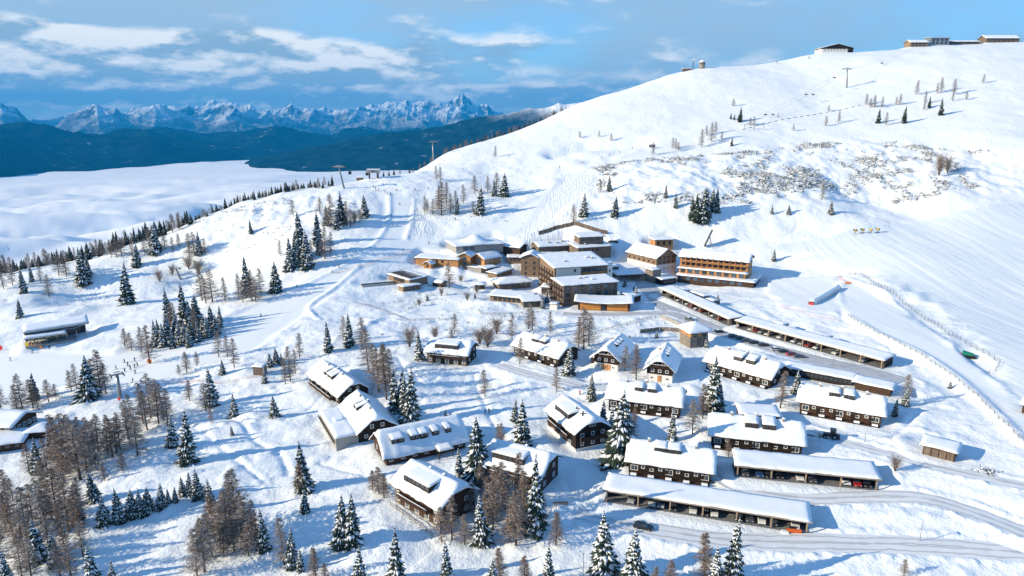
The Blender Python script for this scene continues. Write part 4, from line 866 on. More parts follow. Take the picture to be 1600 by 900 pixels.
def carport(label, phrase, p0, p1, D, cars, fh=3.2, bh=3.7, post=7.8, z=None):
    c, yaw, W = frame(p0, p1, D, z); t = thing('carport', label, 'carport', c, yaw, 'open-fronted carports')
    fn = lambda U, V: fh + (bh - fh) * (V + D / 2) / D
    roof_pair(t, fn, -W / 2 - .6, W / 2 + .6, -D / 2 - .5, D / 2 + .4, .3, deck=.25, cell=1.1)
    n = max(2, round(W / post) + 1)
    for i in range(n): m = MB(); m.box((-W / 2 + .3 + (W - .6) * i / (n - 1), -D / 2 + .1, fh / 2 - .4), (.3, .3, fh + .5)); m.build('post', POSTM, t)
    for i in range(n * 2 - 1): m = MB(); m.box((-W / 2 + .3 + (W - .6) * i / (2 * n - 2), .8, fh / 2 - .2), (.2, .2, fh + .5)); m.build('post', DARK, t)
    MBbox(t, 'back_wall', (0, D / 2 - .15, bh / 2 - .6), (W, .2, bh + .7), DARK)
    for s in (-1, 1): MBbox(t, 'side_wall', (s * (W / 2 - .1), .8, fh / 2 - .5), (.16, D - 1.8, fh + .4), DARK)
    m = MB(); m.box((0, -D / 2 - .53, fh - .2), (W + 1.2, .1, .3)); m.build('fascia', mat('carport_fascia', (.28, .22, .17), .7, .15, 1), t)
    co, si = math.cos(yaw), math.sin(yaw); seen = {}
    for f, colr in cars:
        k = seen[colr] = seen.get(colr, -1) + 1
        u, v = -W / 2 + W * f, -D / 2 + 2.3 + rnd.uniform(-.3, .3)
        tot = sum(1 for q in cars if q[1] == colr)
        lab = f"{colr} car under {phrase}" + ('' if tot == 1 else f", {ordn(k)} {colr} one from the left")
        car((c.x + u * co - v * si, c.y + u * si + v * co, c.z), yaw - R(90) + R(rnd.uniform(-3, 3)), colr, lab, 'cars parked under ' + phrase)
    # trodden parking floor
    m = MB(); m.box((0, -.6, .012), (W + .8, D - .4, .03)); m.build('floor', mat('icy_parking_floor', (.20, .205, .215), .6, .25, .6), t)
    return t
q1 = lambda xs, x0, w: [((x - x0) / w, c_) for x, c_ in xs]
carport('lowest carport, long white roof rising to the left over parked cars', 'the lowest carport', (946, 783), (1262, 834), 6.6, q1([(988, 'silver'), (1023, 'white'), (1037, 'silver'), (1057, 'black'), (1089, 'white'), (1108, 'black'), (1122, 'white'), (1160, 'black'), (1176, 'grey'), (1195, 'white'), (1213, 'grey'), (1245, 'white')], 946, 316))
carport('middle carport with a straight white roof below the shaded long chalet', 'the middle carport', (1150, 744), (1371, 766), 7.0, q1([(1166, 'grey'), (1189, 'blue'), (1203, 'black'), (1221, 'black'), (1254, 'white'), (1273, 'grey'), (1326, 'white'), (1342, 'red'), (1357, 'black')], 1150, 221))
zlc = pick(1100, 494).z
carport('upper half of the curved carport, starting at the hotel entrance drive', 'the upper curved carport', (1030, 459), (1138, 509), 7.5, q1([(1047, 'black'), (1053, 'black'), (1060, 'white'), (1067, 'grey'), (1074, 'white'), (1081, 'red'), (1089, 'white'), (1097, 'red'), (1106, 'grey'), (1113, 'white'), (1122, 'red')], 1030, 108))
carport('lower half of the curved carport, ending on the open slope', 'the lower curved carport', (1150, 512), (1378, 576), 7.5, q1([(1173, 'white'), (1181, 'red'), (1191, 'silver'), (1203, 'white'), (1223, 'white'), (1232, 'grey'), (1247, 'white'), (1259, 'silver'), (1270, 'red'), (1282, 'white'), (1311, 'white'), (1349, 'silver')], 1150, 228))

# ------------------------------------------------------------------ the snow-covered mountain side
def terrain():
    a1 = np.concatenate([np.linspace(-78, -46, 50)[:-1], np.linspace(-46, 46, 800), np.linspace(46, 78, 50)[1:]])
    an = np.radians(a1); r = np.concatenate([110 * np.exp(np.linspace(0, math.log(1290 / 110.), 800)), np.linspace(1300, 3300, 40)])
    r = np.concatenate([[30, 60, 85], r])
    A, RR = np.meshgrid(an, r, indexing='ij'); x = (np.sin(A) * RR).ravel(); y = (np.cos(A) * RR - 20).ravel()
    z = H(x, y); na, nr = len(an), len(r)
    me = bpy.data.meshes.new('snow_slope'); me.vertices.add(na * nr); me.vertices.foreach_set('co', np.stack([x, y, z], 1).ravel().astype(np.float32))
    i, j = np.meshgrid(np.arange(na - 1), np.arange(nr - 1), indexing='ij'); a = (i * nr + j).ravel()
    f = np.stack([a, a + nr, a + nr + 1, a + 1], 1)[:, ::-1].copy().astype(np.int32); nf = len(f); f = f[:, ::-1] if False else f
    me.loops.add(nf * 4); me.loops.foreach_set('vertex_index', f.ravel()); me.polygons.add(nf)
    me.polygons.foreach_set('loop_start', np.arange(nf, dtype=np.int32) * 4); me.polygons.foreach_set('loop_total', np.full(nf, 4, np.int32)); me.polygons.foreach_set('use_smooth', np.ones(nf, bool))
    for nm, w in (('groom', np.maximum(zone('groom', x, y, 1.0), np.maximum(.2 * zone('piste', x, y, 4), .5 * zone('slope', x, y, 3)))), ('piste', np.maximum(zone('piste', x, y, 4), zone('slope', x, y, 3))), ('track', zone('track', x, y, 8)), ('rough', zone('rough', x, y, 20))):
        at = me.attributes.new(nm, 'FLOAT', 'POINT'); at.data.foreach_set('value', w.astype(np.float32))
    me.materials.append(snow_ground()); me.update(); me.validate()
    return structure(link('snow_slope', me))
terrain()
_gc = {}
def at(px, py):
    k = (px, py)
    if k in _gc: return _gc[k]
    d = ray(px, py); p0 = None
    for j in range(15):
        p0 = _pick0(px, py + 2 * j)
        if p0 is not None: d = ray(px, py + 2 * j); break
    t0 = p0.y / d[1]; w = .10
    for _ in range(2):
        t = np.linspace(t0 * (1 - w), t0 * (1 + w * .8), 40); g = CAMZ + d[2] * t - H(d[0] * t, d[1] * t); q = np.nonzero(g < 0)[0]
        t0 = t[max(0, q[0] - 1)] if len(q) else t0; w = .006
    x, y = d[0] * t0, d[1] * t0; _gc[k] = Vector((x, y, Hz(x, y))); return _gc[k].copy()
def metres(p, hpx):
    """height in metres of something at p that spans hpx pixels of the photograph"""
    d = p.x * 0 + p.y * CP - (p.z - CAMZ) * SP
    return hpx * d / FPX / (CP + .0)

# far ground, valley fog, mountains
def azel(px, py): d = ray(px, py); return math.atan2(d[0], d[1]), d[2] / math.hypot(d[0], d[1])
def far_things():
    m = MB(); m.box((0, 0, -1000), (260000, 260000, 4)); structure(m.build('ground', mat('valley_forest', (.03, .045, .035), .9, .3, .001)))
    # sea of fog
    fm = mat('fog_top', (.97, .975, .98), 1.0, .03, .001, spec=0.0)
    a = np.radians(np.linspace(-75, 40, 520)); r = 1300 * np.exp(np.linspace(0, math.log(30.), 300)); A, RR = np.meshgrid(a, r, indexing='ij')
    x, y = np.sin(A) * RR, np.cos(A) * RR
    c, s = math.cos(R(12)), math.sin(R(12)); xr, yr = x * c + y * s, -x * s + y * c
    wx = fbm(xr / 5200, yr / 2600, 3, 41) * 2200
    near = np.clip(1.15 - RR / 10500, .10, 1)
    z = -700 + near * (240 * fbm((xr + wx) / 4800, yr / 1900, 2, 11) + 400 * fbm((xr + wx) / 2100, yr / 800, 3, 12) + 120 * np.abs(fbm((xr + wx * .4) / 700, yr / 300, 4, 13)))
    o = gridmesh('valley_fog', x, y, z, fm); o['kind'] = 'stuff'; o['label'] = 'white sea of fog filling the valley'; o['category'] = 'fog'
def gridmesh(name, x, y, z, m_, attrs=None):
    na, nr = x.shape; me = bpy.data.meshes.new(name); me.vertices.add(na * nr); me.vertices.foreach_set('co', np.stack([x.ravel(), y.ravel(), z.ravel()], 1).ravel().astype(np.float32))
    i, j = np.meshgrid(np.arange(na - 1), np.arange(nr - 1), indexing='ij'); a = (i * nr + j).ravel()
    f = np.stack([a, a + 1, a + nr + 1, a + nr], 1).astype(np.int32); nf = len(f)
    me.loops.add(nf * 4); me.loops.foreach_set('vertex_index', f.ravel()); me.polygons.add(nf)
    me.polygons.foreach_set('loop_start', np.arange(nf, dtype=np.int32) * 4); me.polygons.foreach_set('loop_total', np.full(nf, 4, np.int32)); me.polygons.foreach_set('use_smooth', np.ones(nf, bool))
    me.materials.append(m_); me.update(); me.validate(); return link(name, me)
def mountain_mat(name, z0, z1, dark, sc, patch=.6):
    m = bpy.data.materials.new(name); m.use_nodes = True; nt = m.node_tree; N = nt.nodes; L = nt.links; b = N['Principled BSDF']; b.inputs['Roughness'].default_value = .95; b.inputs['Specular IOR Level'].default_value = 0
    g = N.new('ShaderNodeNewGeometry'); sp = N.new('ShaderNodeSeparateXYZ'); L.new(g.outputs['Position'], sp.inputs[0]); sn = N.new('ShaderNodeSeparateXYZ'); L.new(g.outputs['Normal'], sn.inputs[0])
    n = N.new('ShaderNodeTexNoise'); n.inputs['Scale'].default_value = sc; n.inputs['Detail'].default_value = 9; n.inputs['Roughness'].default_value = .62; L.new(g.outputs['Position'], n.inputs['Vector'])
    n2 = N.new('ShaderNodeTexNoise'); n2.inputs['Scale'].default_value = sc * 3.2; n2.inputs['Detail'].default_value = 6; L.new(g.outputs['Position'], n2.inputs['Vector'])
    def mr(v, a, b_, c=0., d=1.):
        q = N.new('ShaderNodeMapRange'); q.interpolation_type = 'SMOOTHSTEP'; L.new(v, q.inputs[0])
        for i, t in enumerate((a, b_, c, d)): q.inputs[i + 1].default_value = t
        return q.outputs[0]
    def mt(op, a, c):
        q = N.new('ShaderNodeMath'); q.operation = op; q.use_clamp = op == 'MAXIMUM'
        for i, v in enumerate((a, c)):
            if isinstance(v, (int, float)): q.inputs[i].default_value = v
            else: L.new(v, q.inputs[i])
        return q.outputs[0]
    hz_ = mt('ADD', sp.outputs[2], mt('MULTIPLY', mt('SUBTRACT', n.outputs['Fac'], .5), (z1 - z0) * 1.6))
    snow = mt('MULTIPLY', mr(hz_, z0, z1), mr(mt('ADD', sn.outputs[2], mt('MULTIPLY', mt('SUBTRACT', n2.outputs['Fac'], .5), .7)), .56, .82))
    snow = mt('MAXIMUM', snow, mt('MULTIPLY', mr(n2.outputs['Fac'], .66, .72), patch))
    mx = N.new('ShaderNodeMix'); mx.data_type = 'RGBA'; L.new(snow, mx.inputs[0]); 
    fv = N.new('ShaderNodeVectorMath'); fv.operation = 'SCALE'; fv.inputs[0].default_value = dark[:3]; L.new(mr(n2.outputs['Fac'], .35, .65, .5, 1.7), fv.inputs['Scale']); L.new(fv.outputs[0], mx.inputs[6])
    mx.inputs[7].default_value = (.80, .83, .88, 1); L.new(mx.outputs[2], b.inputs['Base Color'])
    return m
def mrange_mesh(name, label, prof, dfun, thick, base, seed, material, na=700, nr=90, rug=.5, lam=1.0, sharp=1.0):
    """a mountain range: crest heights from the skyline, ridged relief, real width and distance"""
    pxs = np.linspace(prof[0][0], prof[-1][0], na); py = np.interp(pxs, [p[0] for p in prof], [p[1] for p in prof])
    az = np.array([azel(a, b)[0] for a, b in zip(pxs, py)]); el = np.array([azel(a, b)[1] for a, b in zip(pxs, py)])
    s = np.linspace(-1, 1, nr); Aa, S = np.meshgrid(az, s, indexing='ij'); d0 = np.array([dfun(p) for p in pxs])[:, None]; dist = d0 + S * thick
    x, y = np.sin(Aa) * dist, np.cos(Aa) * dist
    crest = (CAMZ + el[:, None] * d0)
    env = np.clip(1 - np.abs(S), 0, 1) ** .9
    u = x / (1000 * lam); v = y / (1000 * lam)
    rid = 0; amp = 1.0; tot = 0
    for o in range(7):
        f = 2.1 ** o * .42; rid = rid + amp * (1 - np.abs(2 * vnoise(u * f + 3.1 * o, v * f - 1.7 * o, seed + o) - 1)) ** (1 + .6 * sharp); tot += amp; amp *= .52
    rid = rid / tot
    z = base + (crest - base) * (env * (1 - rug) + rug * env ** .7 * (rid * 1.9)) 
    # lift each column so that its skyline meets the crest height
    top = ((z - CAMZ) / dist).max(1); sm = np.convolve(np.pad(top, 40, 'edge'), np.hanning(83)[1:-1] / np.hanning(83).sum(), 'valid'); want = el
    k = np.clip(((want[:, None] * d0 + CAMZ) - base) / ((sm[:, None] * d0 + CAMZ) - base), .3, 1.6); z = base + (z - base) * k
    z[:, 0] = base - 60; z[:, -1] = base - 60
    o = gridmesh(name, x, y, z, material); o['label'] = label; o['category'] = 'mountain'; structure(o); return o
far_things()
FOREST = mountain_mat('forested_mountain', 250, 900, (.008, .018, .018, 1), .0011, .3)
ALP = mountain_mat('alpine_rock_and_snow', -300, 900, (.085, .095, .11, 1), .0016, .2)
mrange_mesh('snowy_alps', 'jagged snowy mountain range on the horizon', [(-500, 182), (-200, 176), (-60, 168), (0, 163), (25, 170), (46, 186), (75, 187), (110, 178), (150, 165), (190, 173), (240, 164), (300, 167), (350, 158), (400, 169), (460, 167), (520, 172), (560, 167), (620, 160), (665, 157), (700, 161), (720, 150), (738, 158), (765, 170), (800, 181), (900, 176), (1100, 178), (1300, 176)], lambda p: 33000 + 1.5 * (p - 300), 8000, -900, 5, ALP, na=1700, nr=150, rug=.60, lam=1.7, sharp=1.2)
mrange_mesh('forested_mountains', 'dark blue forested mountains behind the fog', [(-900, 190), (-300, 196), (0, 194), (60, 199), (130, 203), (180, 204), (230, 199), (300, 203), (370, 206), (430, 200), (520, 207), (560, 199), (620, 203), (700, 196), (800, 200), (1000, 195)], lambda p: 15500 + max(0, p + 100) * 9.0, 4200, -780, 15, FOREST, rug=.6, lam=1.7, sharp=.8)
mrange_mesh('forested_spur', 'dark forested spur reaching into the fog, snowy at its top', [(300, 275), (355, 262), (400, 247), (450, 237), (520, 224), (600, 208), (660, 202), (720, 190), (770, 180), (830, 171), (880, 163), (930, 160), (1050, 165), (1300, 170), (1700, 172)], lambda p: 14300 - min(p - 300, 700) * 1.2, 2600, -800, 25, mountain_mat('forested_spur', 90, 420, (.008, .018, .018, 1), .0014, .3), rug=.30, lam=1.5, sharp=.5)

# ------------------------------------------------------------------ trees
def spruce_meshes(seed, snow=.7, full=1.0):
    rg = random.Random(seed); m = MB(); lv = 30; lean = rg.uniform(0, 6.28)
    for l in range(lv):
        f = l / (lv - 1); z = .45 + 9.2 * f ** .93; rad = (2.15 * (1 - f) ** .85 + .10) * full * rg.uniform(.86, 1.12)
        n = max(5, int(13 - 7 * f)); a0 = rg.uniform(0, 6.28)
        for k in range(n):
            if rg.random() < .10: continue
            a = a0 + 6.283 * k / n + rg.uniform(-.3, .3); rr = rad * rg.uniform(.55, 1.15); drop = rr * rg.uniform(.25, .55); w = rr * .22 + .09
            zz = z + rg.uniform(-.2, .2)
            for (da, ls, wd) in ((0, 1.0, .8), (.30, .86, .6), (-.30, .86, .6), (.6, .62, .55), (-.6, .62, .55)):
                ca, sa = math.cos(a + da), math.sin(a + da); L_ = rr * ls * rg.uniform(.85, 1.1); W_ = w * wd
                def pt(s, o, h): return (ca * L_ * s - sa * o, sa * L_ * s + ca * o, zz - drop * s ** 1.4 + h)
                m.add([pt(.06, 0, .10), pt(.45, -W_, -.14), pt(.45, 0, .06), pt(.45, W_, -.14), pt(.8, -W_ * .7, -.20), pt(.8, 0, .0), pt(.8, W_ * .7, -.20), pt(1.06, 0, -.10)],
                      [(0, 1, 2), (0, 2, 3), (1, 4, 5, 2), (2, 5, 6, 3), (4, 7, 5), (5, 7, 6)], 0)
                m.add([pt(.35, 0, -.02), pt(.6, -W_ * .3, -.5), pt(.95, 0, -.12), pt(.6, W_ * .3, -.5)], [(0, 1, 2), (0, 2, 3)], 0)
                if rg.random() < snow:
                    s0 = rg.uniform(.22, .45); s1 = s0 + rg.uniform(.45, .7); s1 = min(s1, 1.06); q = W_ * rg.uniform(.40, .85); sm = (s0 + s1) / 2; e = rg.uniform(-.3, .3) * W_
                    m.add([pt(s0, e, .10), pt(sm, e - q, .0), pt(sm, e, .15), pt(sm, e + q, .0), pt(s1, e, .03)], [(0, 1, 2), (0, 2, 3), (1, 4, 2), (2, 4, 3)], 1)
    m.tube([(0, 0, 9.2), (0, 0, 10.0)], [.09, .02], 5, 0)
    t = MB(); t.tube([(0, 0, -.6), (0, 0, 1.0), (0, 0, 6), (0, 0, 9.6)], [.24, .19, .11, .03], 7)
    return t.mesh('trunk', BARK, True), m.mesh('crown', [NEEDLE, TREESNOW])
def larch_meshes(seed, frost=.3, wide=1.0, bush=False):
    rg = random.Random(seed); m = MB(); nb = 150 if not bush else 130
    def strip(p, q, w0, w1, mi):
        p, q = Vector(p), Vector(q); d = (q - p)
        s = d.cross(Vector((rg.uniform(-1, 1), rg.uniform(-1, 1), rg.uniform(-1, 1)))).normalized()
        m.add([p - s * w0, p + s * w0, q + s * w1, q - s * w1], [(0, 1, 2, 3)], mi)
    for i in range(nb):
        f = (i + rg.random()) / nb
        a = rg.uniform(0, 6.283)
        if bush:
            z = .5 + 4.5 * f; L_ = rg.uniform(2.0, 4.5); el = rg.uniform(.5, 1.2)
        else:
            z = 1.2 + 8.5 * f ** .9; L_ = (2.55 * (1 - f) ** .75 + .25) * rg.uniform(.6, 1.1) * wide; el = rg.uniform(-.12, .28)
        ca, sa = math.cos(a), math.sin(a); pts = []
        for k in range(5):
            s = k / 4; pts.append(Vector((ca * L_ * s * math.cos(el), sa * L_ * s * math.cos(el), z + L_ * s * math.sin(el) - .22 * L_ * s * s * (0 if bush else 1) + .16 * L_ * s ** 4)))
        fr = 1 if rg.random() < frost else 0
        for k in range(4): strip(pts[k], pts[k + 1], .042 - .008 * k, .034 - .008 * k, fr)
        for k in range(19 if not bush else 12):
            s = rg.uniform(.15, 1.0); j = min(3, int(s * 4)); b = pts[j].lerp(pts[j + 1], s * 4 - j)
            tl = rg.uniform(.3, .75) * (.5 + .5 * L_ / 2); aa = a + rg.choice((-1, 1)) * rg.uniform(.5, 1.4)
            e = b + Vector((math.cos(aa) * tl, math.sin(aa) * tl, rg.uniform(-.3, .12) * tl if not bush else rg.uniform(0, .6) * tl)); strip(b, e, .026, .010, 1 if rg.random() < frost else 0)
    t = MB()
    if bush:
        for k in range(4): an = k * 1.6 + .3; t.tube([(0, 0, -.4), (math.cos(an) * .5, math.sin(an) * .5, 2), (math.cos(an) * 1.3, math.sin(an) * 1.3, 6)], [.14, .09, .02], 5)
    else: t.tube([(0, 0, -.6), (.03, 0, 2), (-.03, .04, 6), (0, 0, 10)], [.20, .15, .08, .02], 6)
    return t.mesh('trunk', BARK, True), m.mesh('crown', [TWIG, TWIGF])
PROTO = {'s': [spruce_meshes(i, .74 + .09 * (i % 3), .86 + .09 * (i % 4)) for i in range(7)], 'd': [spruce_meshes(40 + i, .22, .95) for i in range(2)],
         'l': [larch_meshes(100 + i, .28 + .14 * (i % 3), .84 + .12 * (i % 3)) for i in range(6)], 'b': [larch_meshes(200 + i, .35, 1, True) for i in range(2)]}
KN = {'s': ('spruce_tree', 'snow-laden spruce'), 'd': ('spruce_tree', 'dark green spruce'), 'l': ('larch_tree', 'bare brown larch'), 'b': ('bare_shrub', 'bare rounded shrub')}
def plant(kind, p, h, label, group, k=None):
    nm, _ = KN[kind]; t = thing(nm, label, 'tree' if kind != 'b' else 'shrub', p, rnd.uniform(0, 6.283), group)
    tr, cr = PROTO[kind][rnd.randrange(len(PROTO[kind])) if k is None else k]
    base = 10.0 if kind != 'b' else 7.0; s = h / base; w = s * rnd.uniform(.80, 1.18) * (1.0 if h > 9 else 1.15)
    t.scale = (w, w, s); t.rotation_euler = (R(rnd.gauss(0, 1.6)), R(rnd.gauss(0, 1.6)), t.rotation_euler[2]); link('trunk', tr, t); link('crown', cr, t); return t
TREES = {
 'beside the chairlift base station': 's 32 496 30,s 130 442 52,s 198 472 66,s 214 416 36,s 140 432 36,s 38 458 42,s 50 440 28,l 77 464 36,l 104 432 42,l 92 430 36,l 20 446 34,l 6 452 30,l 64 442 30',
 'in the dense clump between both pistes': 's 266 508 60,s 290 508 70,s 308 512 54,s 244 542 44,s 256 542 38,s 280 538 40,s 300 530 38,s 332 518 42,s 344 512 36,s 270 544 32,s 318 524 34,s 276 526 46,s 300 516 50,s 324 528 36,s 338 524 34,s 262 530 42,s 288 538 36,s 310 534 34,s 250 532 36,s 296 542 30,l 272 520 50,l 304 524 44,l 195 542 30,l 234 568 62,l 206 548 30,l 222 552 44',
 'on the bank above the dense clump': 's 388 462 64,l 394 470 50,l 374 468 42,l 408 464 46,s 432 456 48,l 316 470 50,l 332 472 52,l 352 472 40,l 322 474 44,l 380 472 36,l 400 472 40',
 'on the steep knoll inside the piste bend': 's 472 400 70,s 480 418 58,s 454 420 50,s 466 416 42,s 496 382 52,l 508 404 52,l 488 412 38,l 438 400 26,l 516 398 36,s 462 402 44,s 500 396 40',
 'at the top of the piste bend': 'l 518 352 48,s 534 350 50,l 542 352 38,s 570 338 34,b 554 348 18,l 516 356 32,s 526 358 34,l 548 354 28,l 562 348 22,s 392 364 22,l 458 338 26,l 500 334 26,s 510 350 30',
 'on the shoulder below the left ridge': 'l 304 398 36,l 296 402 38,l 320 398 26,l 280 386 22,s 244 394 46,l 236 392 38,l 258 390 30,l 182 402 30,l 174 402 28,l 190 400 30,l 160 400 26,s 312 396 34,b 295 420 20,b 310 428 22,b 250 440 18,b 270 430 16,l 208 404 28,l 226 398 26,l 270 392 22',
 'beside the queue lift': 's 138 624 72,l 158 614 70,l 120 608 42,l 36 644 64,l 52 638 48,l 28 648 50,l 2 642 52,l 76 628 38,l 88 624 26,l 146 618 60,l 166 616 52,l 112 612 36,l 60 640 40,s 54 624 44',
 'in the open larch grove': 'l 236 652 72,l 248 662 74,l 262 666 62,l 140 706 58,l 154 706 62,l 168 708 64,l 176 714 66,l 188 702 62,l 200 686 64,l 212 678 68,l 224 662 68,l 215 712 68,l 108 740 102,l 126 750 102,l 96 732 92,l 118 734 84,l 136 742 80,l 164 752 30,l 192 736 32,l 148 716 64,l 182 708 60,l 204 698 66,l 230 672 66,l 256 656 60,l 114 722 80,l 130 716 70,l 100 746 80,l 150 734 60',
 'along the lodge side of the larch grove': 's 60 740 60,s 82 714 52,l 46 740 50,l 74 736 56,l 8 770 40,l 20 780 36,l 100 756 70,l 66 760 44',
 'standing on the open meadow': 's 270 698 52,s 294 724 88,s 332 634 62,l 322 642 46,l 330 660 24,s 366 650 38,s 430 652 36,s 363 680 18,s 348 584 24,s 414 598 26,s 422 572 22,s 432 566 24,s 440 570 20,l 292 582 34,l 308 572 24,l 280 586 18,l 296 626 34,l 342 558 44,l 366 574 48,l 356 558 36,l 454 596 58,l 468 560 42,l 446 600 44,l 462 584 40',
 'above the two bright-roofed chalets': 's 514 550 52,s 546 542 54,l 536 532 40,l 576 580 70,l 566 542 48,l 604 624 92,l 592 612 72,s 618 642 72,s 642 666 98,l 600 596 60,s 630 640 66,l 584 590 56,l 610 606 64,s 634 656 74',
 'in the row of young spruces': 's 148 782 50,s 162 820 52,s 188 816 58,s 206 806 46,s 220 806 46,s 232 798 40,s 252 794 42,s 264 786 26,s 274 784 26,s 286 774 34,s 297 774 42,s 310 778 50,s 322 782 30,s 332 800 58',
 'in the thick bottom corner wood': 'l 92 824 102,l 108 830 98,l 122 832 82,l 24 848 92,l 42 840 88,s 60 878 74,l 78 862 62,l 112 906 92,s 146 912 66,s 176 916 47,l 6 892 92,s 14 922 72,l 52 820 70,l 74 836 78,l 10 830 60,l 34 900 70,s 124 818 56,l 128 800 60,l 94 900 60,l 64 800 60,l 40 870 80,l 18 812 70,l 82 812 80,l 100 852 70,l 50 906 70,l 130 870 60,s 88 884 60,l 2 846 70',
 'in the brown larch stand at the bottom': 'l 370 826 102,l 356 850 92,l 384 852 86,l 344 858 82,l 394 848 72,l 320 894 92,l 308 900 84,s 414 860 76,s 456 886 72,l 444 882 82,l 362 836 84,l 332 870 76,l 378 840 80,l 350 870 50,l 402 856 60,l 336 846 80,l 366 862 60,l 388 868 60,l 316 870 70',
 'on the snowfield below the long shaded chalet': 's 476 766 82,l 470 770 52,s 476 800 38,s 534 852 88,s 550 854 90,l 494 906 57,s 562 918 72,s 620 918 102,l 592 772 46,l 600 778 42,s 470 892 40,l 582 766 34,l 510 914 40',
 'between the hotel and the upper chalets': 's 656 562 50,b 640 542 32,b 762 542 32,b 776 522 26,l 800 530 42,l 710 522 34,l 826 514 42,l 832 516 34,l 860 522 36,l 912 546 68,l 920 540 52,l 904 542 48,l 812 568 42,s 888 586 48,b 750 538 24,l 706 540 26,b 680 530 20',
 'along the upper village path': 'l 758 620 46,l 870 612 40,s 924 624 44,l 976 580 42,l 994 594 58,s 696 654 16,s 704 656 14,l 784 694 36,l 778 692 32',
 'in the village centre': 's 748 746 100,s 718 746 50,s 816 698 78,s 804 658 38,s 942 670 50,s 966 720 120,l 990 678 46,s 1050 688 54,l 1082 678 58,s 956 690 60,l 984 690 40',
 'among the eastern chalets': 's 1114 642 90,s 1124 642 46,l 1098 654 58,l 1219 638 62,s 1244 614 38,l 1138 714 30,l 1416 626 44,s 1398 650 32,s 1484 607 14,b 1398 736 24,l 1412 902 32,s 1414 634 30,s 1103 542 26,s 1237 584 12',
 'in the tangle around the half-hidden chalet': 's 752 848 82,l 806 852 92,s 836 832 130,l 808 792 92,l 776 802 82,l 752 772 52,l 706 844 78,l 868 852 58,l 790 800 70,l 820 812 84,l 762 800 60,l 796 846 70,l 846 822 60,l 690 846 60,l 726 850 52,l 770 828 80,l 784 786 70,l 816 832 70,l 738 800 50,l 758 826 60',
 'along the bottom edge': 's 700 928 97,s 945 897 107,s 990 918 102,s 856 932 87,l 1100 917 97,s 1118 932 87,s 1143 910 114,l 1045 928 57,l 1020 932 52,l 782 928 82,s 982 916 86,l 900 934 40,s 770 934 70,l 640 936 40,l 820 930 70',
 'near the steep track on the upper slope': 'd 1372 192 22,l 1384 196 20,d 1412 192 26,d 1470 180 26,d 1452 168 18,l 1432 148 22,l 1446 162 20,l 1470 144 22,l 1490 148 24,l 1510 156 13,l 1536 130 14,l 1354 164 17,l 1366 168 19,l 1378 168 17,l 1406 164 17,l 1400 164 13,l 1444 172 14,l 1464 146 16,l 1488 158 13,l 1360 168 14',
 'on the middle of the big open slope': 'l 1310 192 18,l 1290 197 16,l 1295 174 10,l 1178 196 14,l 1172 196 12,d 1156 190 22,l 1146 166 12,d 1142 186 10,d 1147 187 9,l 1240 205 12,l 1216 184 7,l 1214 100 6,l 1264 92 5',
 'above the shadowed hollow on the hill': 'l 1096 230 28,l 1112 222 30,l 1104 212 16,l 1056 234 18,l 1051 232 17,l 1020 242 20,d 1143 228 14,l 1128 218 12,l 906 216 11,l 936 214 10,l 955 220 12,l 774 246 18,l 1118 208 18,l 1060 236 14',
 'below the scrubby hillside': 's 1056 324 24,s 1040 308 20,d 1088 346 44,s 1098 344 52,d 1082 342 36,s 1120 330 38,s 1112 328 34,s 1104 336 44,d 962 336 30,s 1206 334 15,s 1232 334 15,s 1298 334 22,l 1284 312 24,b 1467 274 30,b 1480 270 24,s 912 336 34,l 896 350 30,s 960 338 28,s 952 298 24,s 1209 408 20,l 938 300 20',
 'in the grove between the two pistes': 's 750 336 46,l 690 336 52,l 664 334 28,l 676 336 26,l 698 322 38,l 712 326 28,l 724 318 30,l 742 302 28,l 762 300 26,l 776 304 34,s 788 306 36,l 682 281 22,l 688 283 22,s 714 334 26,l 686 326 36,l 704 332 30,l 668 330 20,s 772 306 26,l 740 334 20',
 'in the hotel garden': 'l 702 450 42,s 858 460 24,s 848 482 24,s 994 470 24,s 976 448 14,s 1122 474 16,s 1075 458 10,s 1026 528 13,b 862 470 10,b 690 462 12,b 730 470 12,b 745 458 10,b 655 478 11,b 720 440 10,s 668 470 12,s 742 466 10,s 854 472 16,s 990 458 14,s 652 408 12',
}
AREA = dict()
for phrase, txt in TREES.items():
    rows = []
    for w in txt.split(','):
        k, x, y, h = w.split(); rows.append((k, float(x), float(y), float(h)))
    for kind in 'sdlb':
        sub = sorted([r for r in rows if r[0] == kind], key=lambda r: r[1])
        for i, (k, x, y, h) in enumerate(sub):
            p = at(x, y)
            if p is None: continue
            nm = KN[k][1]
            lab = f"{nm} {phrase}" if len(sub) == 1 else f"{nm} {phrase}, {ordn(i)} from the left"
            plant(k, p, metres(p, h), lab, 'trees ' + phrase)
def skyline(px, y0, y1):
    if _pick0(px, y1) is None: return None
    for _ in range(8):
        m = (y0 + y1) / 2
        if _pick0(px, m) is None: y0 = m
        else: y1 = m
    return _pick0(px, y1)
def ridge(px0, px1, n, y0, y1, hmin, hmax, phrase, offs, lshare, prof=None):
    c = {'d': 0, 'l': 0}
    for i in range(n):
        px = px0 + (px1 - px0) * (i + rnd.uniform(.1, .9)) / n
        p = skyline(px, y0, y1)
        if p is None: continue
        r = math.hypot(p.x, p.y); o = rnd.uniform(*offs); x, y = p.x * (r + o) / r, p.y * (r + o) / r; z = Hz(x, y)
        # keep the crown above the skyline
        dip = p.z + (p.z - CAMZ) / r * o - z
        k = 'l' if rnd.random() < lshare else 'd'
        plant(k, (x, y, z - .2), max(5, dip + rnd.uniform(hmin, hmax)), f"{KN[k][1]} {phrase}, {ordn(c[k])} from the left", 'trees ' + phrase); c[k] += 1
